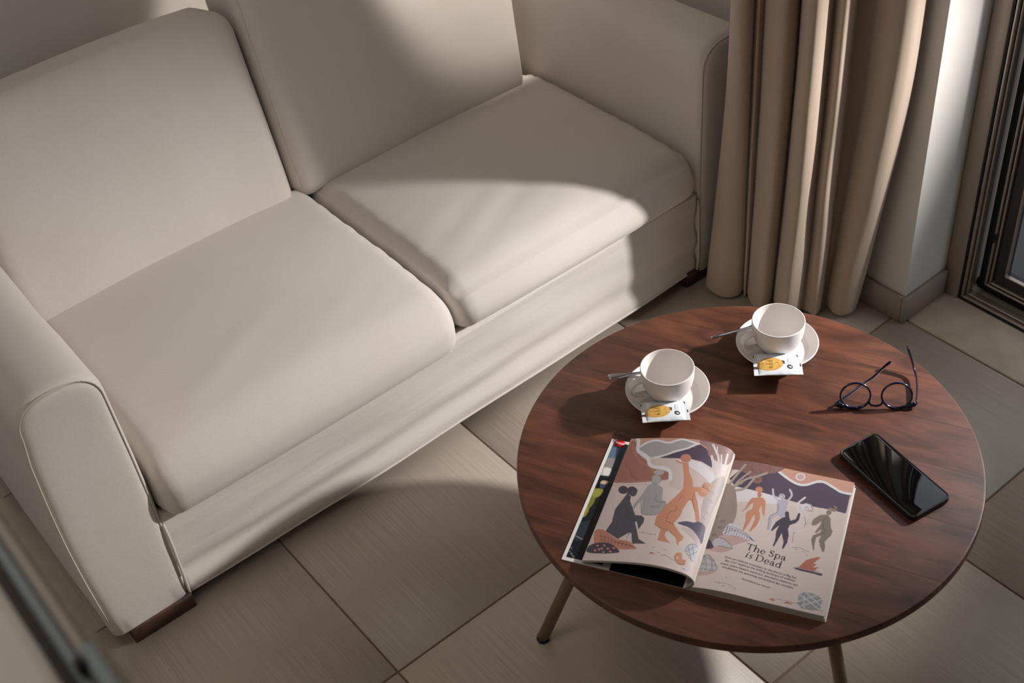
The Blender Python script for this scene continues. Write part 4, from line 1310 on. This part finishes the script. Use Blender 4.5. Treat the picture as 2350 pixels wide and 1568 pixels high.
def on_page_r(p):
    s = float((np.array(p) - SPB) @ eu)
    return Vector((p[0], p[1], float(z_right(np.array(s))) + 0.00035))


z4 = Z((1640, 1220), 8.709)


def base_line(a, b):
    (ax, ay), (bx, by) = z4([a])[0], z4([b])[0]
    A, B = Vector(c2(ax, ay, H + 0.0135)), Vector(c2(bx, by, H + 0.0135))
    d = B - A; d.z = 0
    w = d.length
    return A, d.normalized(), w


V, Fc = [], []
for segs, a, b in (([('The Spa', 0.0)], (612, 362), (1418, 590)), ([('is', 0.22), (' Dead', 0.0)], (585, 520), (1322, 737))):
    A, d, w = base_line(a, b)
    up_ = Vector((-d.y, d.x, 0))
    polys, adv = serif_line(segs)
    sc = w / adv
    for p in polys:
        i0 = len(V)
        V += [on_page_r(A + d * x * sc + up_ * y * sc) for x, y in p]
        Fc.append(tuple(range(i0, i0 + len(p))))
hl = mesh('heading_lettering', V, Fc, MAT['ink'], page_r, False)
body_ink = plain('body_ink', (44, 38, 40), 0.6)
for body, a, b, sh in (('From an Umbrian monastery to the shores of Big Sur,', (205, 530), (1640, 950), 0.0), ('Ben Crair', (200, 598), (450, 668), 0.3), ('explores the shifting landscape of wellness', (470, 674), (1605, 1005), 0.0),
                       ('travel, where Eastern mysticism, alternative medicine, and', (120, 650), (1655, 1092), 0.0), ('mindfulness are uprooting conventional spa concepts.', (155, 728), (1575, 1145), 0.0),
                       ('Illustrations', (545, 970), (825, 1055), 0.0), ('Lea Heinrich', (842, 1060), (1105, 1140), 0.0)):
    A, d, w = base_line(a, b)
    text_mesh('body_lettering', body, A, d, Vector((-d.y, d.x, 0)), w, MAT['ink'] if body == 'Illustrations' else body_ink, page_r, sh, surf=on_page_r)


# ------------------------------------------------------------------ sugar sachets
def sachet(i, px, label):
    Pz = [H + 0.019, H + 0.020, H + 0.0285, H + 0.0275]
    A, B, C_, D = [np.array(c2(x, y, z)) for (x, y), z in zip(px, Pz)]   # far-left, far-right, near-right, near-left
    nu, nvv = 150, 90
    U, W = np.meshgrid(np.linspace(0, 1, nu), np.linspace(0, 1, nvv), indexing='ij')   # W 0 = near edge
    P = ((1 - U) * W)[..., None] * A + (U * W)[..., None] * B + (U * (1 - W))[..., None] * C_ + ((1 - U) * (1 - W))[..., None] * D
    e1 = B - A; e2 = A - D
    nrm_ = np.cross(e1, e2); nrm_ /= np.linalg.norm(nrm_)
    if nrm_[2] < 0: nrm_ = -nrm_
    inn = np.clip((U - 0.10) / 0.80, 0, 1)
    puff = 0.0058 * (np.clip(4 * inn * (1 - inn), 0, 1) ** 0.45) * (np.clip(4 * W * (1 - W), 0, 1) ** 0.55)
    rng = np.random.RandomState(3 + i)
    cr = np.zeros_like(puff)
    for _ in range(16):
        a, f, ph = rng.rand() * 3.14, rng.uniform(8, 26), rng.rand() * 6
        cr += np.sin((U * math.cos(a) * 1.7 + W * math.sin(a)) * f + ph) / f
    edge = 1 - np.clip(4 * W * (1 - W), 0, 1) ** 0.6 * 0.75
    puff = puff + cr * 0.0011 * edge * np.clip(6 * inn * (1 - inn), 0, 1)
    crimp = ((U < 0.09) | (U > 0.91)) * 0.00025 * np.sin(W * 150)
    topP = P + (puff + crimp + 0.0004)[..., None] * nrm_
    botP = P - (0.75 * puff + 0.0002)[..., None] * nrm_
    X, Y = U * 78, W * 44           # drawing frame in millimetres
    ink = Ink((228, 230, 234))
    ink.poly([(0, 12.5), (8, 12.5), (8, 18), (0, 18)], (70, 70, 74), False).poly([(44, 18.5), (50.5, 18.0), (50.5, 25), (44, 25.5)], (70, 70, 74), False)
    ink.ell(26.5, 19.0, 20.8, 13.0, (196, 146, 66)).ell(26.5, 19.0, 20.0, 12.3, (226, 172, 84)).ell(26.5, 19.0, 18.8, 11.3, (206, 154, 70)).ell(26.5, 19.0, 18.4, 11.0, (224, 174, 88))
    for cy in (12.0, 18.5, 25.0):
        ink.ell(27.0, cy, 2.4, 2.2, (52, 40, 30)).ell(27.0, cy, 1.7, 1.5, (224, 174, 88)).line([(22, cy), (24.5, cy)], 0.6, (52, 40, 30))
        ink.line([(25.6, cy - 0.6), (28.2, cy - 0.6)], 0.4, (52, 40, 30)).line([(25.6, cy + 0.5), (28.2, cy + 0.5)], 0.4, (52, 40, 30))
    ink.line([(19, 20), (20.5, 18.5), (22, 20)], 0.5, (52, 40, 30)).line([(14, 20), (16, 20)], 0.7, (52, 40, 30)).ell(16.5, 24.5, 1.3, 1.3, (240, 236, 230))
    ink.line([(30.4, 12), (30.4, 27)], 0.7, (96, 70, 40)).line([(35, 20), (38.5, 21), (39.5, 26)], 0.5, (96, 70, 40)).line([(38.5, 21), (40, 18)], 0.5, (96, 70, 40)).line([(41, 13), (40, 17)], 0.7, (120, 86, 46))
    ink.ell(58.0, 13.0, 4.8, 4.3, (36, 36, 40)).poly([(55.5, 13.4), (58.2, 12.0), (61.5, 15.0), (58.5, 13.6)], (232, 232, 232)).poly([(57, 11.5), (61, 11.0), (59, 12.6)], (232, 232, 232))
    for (cx, cy, w, h) in ((1.0, 38.5, 1.6, 6), (73.2, 40.5, 2.2, 4), (75.5, 20.5, 2.2, 6.5), (71.5, 43.0, 1.6, 2.0)):
        ink.poly([(cx - w / 2, cy - h / 2), (cx + w / 2, cy - h / 2), (cx + w / 2, cy + h / 2), (cx - w / 2, cy + h / 2)], (28, 28, 30), False)
    ink.line([(66.5, 14), (66.0, 27)], 0.7, (160, 160, 166)).line([(60.2, 19.8), (60.2, 25.5)], 0.9, (70, 70, 74)).line([(60.2, 26.3), (60.2, 33.5)], 0.8, (110, 110, 114))
    col_ = ink.shade(X, Y)
    root = empty('sugar_sachet', tuple(P.mean(axis=(0, 1))), label, 'sachet', 'sugar sachets on the saucers')
    printed_grid('sachet_front', topP, nu, nvv, col_, MAT['foil'], root)
    printed_grid('sachet_back', botP[:, ::-1], nu, nvv, np.broadcast_to(np.array(lin((225, 226, 230))), botP.shape).copy(), MAT['foil'], root)

    def surf(p):
        d0 = np.array(p) - D
        uu = float(d0 @ e1 / (e1 @ e1)); ww = float(d0 @ e2 / (e2 @ e2))
        iu, iw = int(np.clip(round(uu * (nu - 1)), 0, nu - 1)), int(np.clip(round(ww * (nvv - 1)), 0, nvv - 1))
        base_ = np.array(p) - nrm_ * float((np.array(p) - P[iu, iw]) @ nrm_)
        return Vector(base_ + nrm_ * (float(puff[iu, iw]) + 0.0010))
    e1n, e2n = e1 / np.linalg.norm(e1), e2 / np.linalg.norm(e2)
    def pt(mx, my): return Vector(D + e1 * (mx / 78) + e2 * (my / 44))
    text_mesh('sachet_lettering', 'DICTAMUS', pt(57.5, 20.0), Vector(e2n), Vector(-e1n), 0.0150, MAT['ink'], root, surf=surf)
    return root


sachet(0, [(1469, 926), (1577, 921), (1585, 964), (1475, 971)], 'white sugar sachet with a yellow oval on the saucer near the magazine')
sachet(1, [(1727, 814), (1836, 814), (1844, 860), (1731, 863)], 'white sugar sachet with a yellow oval on the saucer at the curtain side')

# ------------------------------------------------------------------ spectacles
gl = empty('spectacles', tuple(at_z(2010, 940, H)), 'round navy-framed spectacles standing upside down with open temples', 'spectacles')
GLc, GRc = at_z(1917, 934, H + 0.006), at_z(2104, 934, H + 0.006)
mid = (GLc + GRc) / 2; mid[2] = H
ex = GRc - GLc; ex[2] = 0; GW = float(np.linalg.norm(ex)); ex /= GW
bk = np.array([-ex[1], ex[0], 0])
tau = math.radians(24)
ez = bk * math.sin(tau) + np.array([0, 0, math.cos(tau)])
ef = np.cross(ex, ez)          # out of the front plane


def G(x, z, f=0.0): return Vector(mid + ex * x + ez * z + ef * f)


k_ = GW / 0.132
for sgn in (-1, 1):
    cx, cz = sgn * 0.0335 * k_, 0.0245 * k_
    ring_ = [G(cx + 0.0245 * k_ * math.cos(a), cz + 0.0222 * k_ * math.sin(a)) for a in np.linspace(0, 2 * math.pi, 49)[:-1]]
    rad = [(0.0016 + 0.0010 * max(0, -math.sin(a)), 0.0019) for a in np.linspace(0, 2 * math.pi, 49)[:-1]]
    tube('rim', ring_, 0.002, MAT['navy'], gl, 10, True, rad)
    V = [G(cx, cz, 0.0012)] + [G(cx + 0.0236 * k_ * math.cos(a), cz + 0.0213 * k_ * math.sin(a), 0.0002) for a in np.linspace(0, 2 * math.pi, 49)[:-1]]
    mesh('lens', V, [(0, 1 + i, 1 + (i + 1) % 48) for i in range(48)], MAT['lens'], gl)
    # brow end piece
    ep = [G(sgn * x * k_, z * k_) for x, z in ((0.0500, 0.0052), (0.0560, 0.0062), (0.0620, 0.0082), (0.0655, 0.0100))]
    tube('end_piece', ep, 0.003, MAT['navy'], gl, 12, False, [(0.0022, 0.0040), (0.0024, 0.0050), (0.0026, 0.0052), (0.0024, 0.0040)])
    box('hinge', (-0.0012, -0.003, -0.002), (0.0012, 0.003, 0.002), MAT['brass'], gl, 0.0004, 1).matrix_world = Matrix.Translation(G(sgn * 0.0625 * k_, 0.0108 * k_, -0.004)) @ Matrix.Rotation(math.atan2(bk[1], bk[0]) - math.pi / 2, 4, 'Z')
    st_ = G(sgn * 0.0655 * k_, 0.0100 * k_)
    if sgn < 0:
        ctl = [st_, Vector(c2(1950, 905, H + 0.010)), Vector(c2(1985, 879, H + 0.0105)), Vector(c2(2004, 866, H + 0.013)), Vector(c2(2025, 846, H + 0.024)), Vector(c2(2046, 829, H + 0.036))]
    else:
        ctl = [st_, Vector(c2(2105, 900, H + 0.010)), Vector(c2(2103, 868, H + 0.0105)), Vector(c2(2098, 848, H + 0.013)), Vector(c2(2091, 822, H + 0.024)), Vector(c2(2082, 795, H + 0.037))]
    pth = cat(ctl, 6)
    rd = []
    for i in range(len(pth)):
        t = i / (len(pth) - 1)
        w = 0.0032 + 0.0012 * max(0, (t - 0.65) / 0.35) if t < 0.97 else 0.0024
        rd.append((0.0017, w))
    tube('temple', pth, 0.002, MAT['navy'], gl, 12, False, rd)
br = cat([G(x * k_, z * k_) for x, z in ((-0.0112, 0.0155), (-0.0095, 0.0098), (-0.005, 0.0072), (0.0, 0.0066), (0.005, 0.0072), (0.0095, 0.0098), (0.0112, 0.0155))], 4)
tube('bridge', br, 0.0019, MAT['navy'], gl, 10)
tube('brow_bar', cat([G(x * k_, z * k_) for x, z in ((0.0300, 0.0022), (0.0420, 0.0032), (0.0520, 0.0050))], 4), 0.0024, MAT['navy'], gl, 10)
tube('brow_bar', cat([G(-x * k_, z * k_) for x, z in ((0.0300, 0.0022), (0.0420, 0.0032), (0.0520, 0.0050))], 4), 0.0024, MAT['navy'], gl, 10)

# ------------------------------------------------------------------ phone
pa, pb, pc_, pd = [np.array(c2(x, y, H + 0.0115)) for x, y in ((2007, 989), (1926, 1038), (2181, 1137), (2098, 1191))]
pcn = (pa + pb + pc_ + pd) / 4
pl = ((pc_ - pa) + (pd - pb)) / 2; plen = float(np.linalg.norm(pl)); pl /= plen
pw = ((pa - pb) + (pc_ - pd)) / 2; pwid = float(np.linalg.norm(pw))
pw = np.array([-pl[1], pl[0], 0]) * (1 if np.dot(pw, [-pl[1], pl[0], 0]) > 0 else -1)
phone = empty('phone', (pcn[0], pcn[1], H), 'black smartphone lying face up beside the spectacles', 'phone')


def rr_outline(hl, hw, r, n=8):
    out = []
    for sx, sy, a0 in ((1, 1, 0), (-1, 1, 90), (-1, -1, 180), (1, -1, 270)):
        for i in range(n + 1):
            a = math.radians(a0 + 90 * i / n)
            out.append((sx * (hl - r) + r * math.cos(a), sy * (hw - r) + r * math.sin(a)))
    return out


def ph_ring(hl, hw, r, z): return [tuple(pcn * [1, 1, 0] + pl * x + pw * y + np.array([0, 0, H + z])) for x, y in rr_outline(hl, hw, r)]


hl_, hw_ = plen / 2 + 0.0010, pwid / 2 + 0.0010
loft('case', [ph_ring(hl_ - 0.002, hw_ - 0.002, 0.009, 0.0003), ph_ring(hl_ - 0.0004, hw_ - 0.0004, 0.010, 0.002), ph_ring(hl_, hw_, 0.010, 0.0045), ph_ring(hl_, hw_, 0.010, 0.0085), ph_ring(hl_ - 0.0004, hw_ - 0.0004, 0.010, 0.0104),
              ph_ring(hl_ - 0.0012, hw_ - 0.0012, 0.0095, 0.0110), ph_ring(hl_ - 0.0022, hw_ - 0.0022, 0.009, 0.0106), ph_ring(hl_ - 0.0025, hw_ - 0.0025, 0.009, 0.0096)], MAT['case'], phone)
loft('screen', [ph_ring(hl_ - 0.0027, hw_ - 0.0027, 0.0085, 0.0094), ph_ring(hl_ - 0.0027, hw_ - 0.0027, 0.0085, 0.0099), ph_ring(hl_ - 0.0032, hw_ - 0.0032, 0.008, 0.0101)], MAT['screen'], phone, angle=30)
e_ = pcn * [1, 1, 0] - pl * (hl_ - 0.0048) + np.array([0, 0, H + 0.01005])
tube('earpiece', [tuple(e_ - pw * 0.006), tuple(e_ + pw * 0.006)], 0.0005, MAT['rubber'], phone, 8)
ck = e_ + pl * 0.003
lathe('front_camera', [(0.0016, 0.0), (0.0016, 0.00015)], MAT['rubber'], phone, 20, tuple(ck))
for s0, s1 in ((-0.018, 0.004), (0.014, 0.024)):
    b0_ = pcn * [1, 1, 0] - pw * (hw_ + 0.0002) + np.array([0, 0, H + 0.0062])
    tube('side_button', [tuple(b0_ + pl * s0), tuple(b0_ + pl * s1)], 0.0009, MAT['case'], phone, 8)

# ------------------------------------------------------------------ tall cream cabinet in the near corner
CX = -0.4710
CY0, CY1 = -0.95, 0.25
ZC = 1.30
cab = empty('cabinet', (CX - 0.28, (CY0 + CY1) / 2, 0), 'tall cream cabinet with a moulded top edge and metal latch', 'cabinet')
box('cabinet_body', (CX - 0.56, CY0 + 0.02, 0.0), (CX - 0.030, CY1 - 0.02, ZC - 0.040), MAT['cream'], cab, 0.004)
box('top_panel', (CX - 0.58, CY0, ZC - 0.038), (CX - 0.0285, CY1, ZC + 0.008), MAT['cream'], cab, 0.008, 4)
box('groove', (CX - 0.0300, CY0, ZC - 0.038), (CX - 0.0215, CY1, ZC - 0.008), MAT['groove'], cab, 0.001, 1)
box('metal_strip', (CX - 0.0218, CY0, ZC - 0.038), (CX - 0.0140, CY1, ZC - 0.003), MAT['slate'], cab, 0.003, 3)
box('bead', (CX - 0.0142, CY0, ZC - 0.038), (CX - 0.0072, CY1, ZC), MAT['bead'], cab, 0.002, 3)
box('edge_strip', (CX - 0.0074, CY0, ZC - 0.036), (CX, CY1, ZC), MAT['edge'], cab, 0.0015, 2)
lt = box('latch', (CX - 0.0135, -0.79, ZC - 0.002), (CX - 0.0050, -0.712, ZC + 0.006), MAT['slate'], cab, 0.003, 3)
tube('latch_knob', [(CX - 0.0165, -0.722, ZC - 0.002), (CX - 0.0165, -0.722, ZC + 0.008)], 0.0030, MAT['groove'], lt, 16)
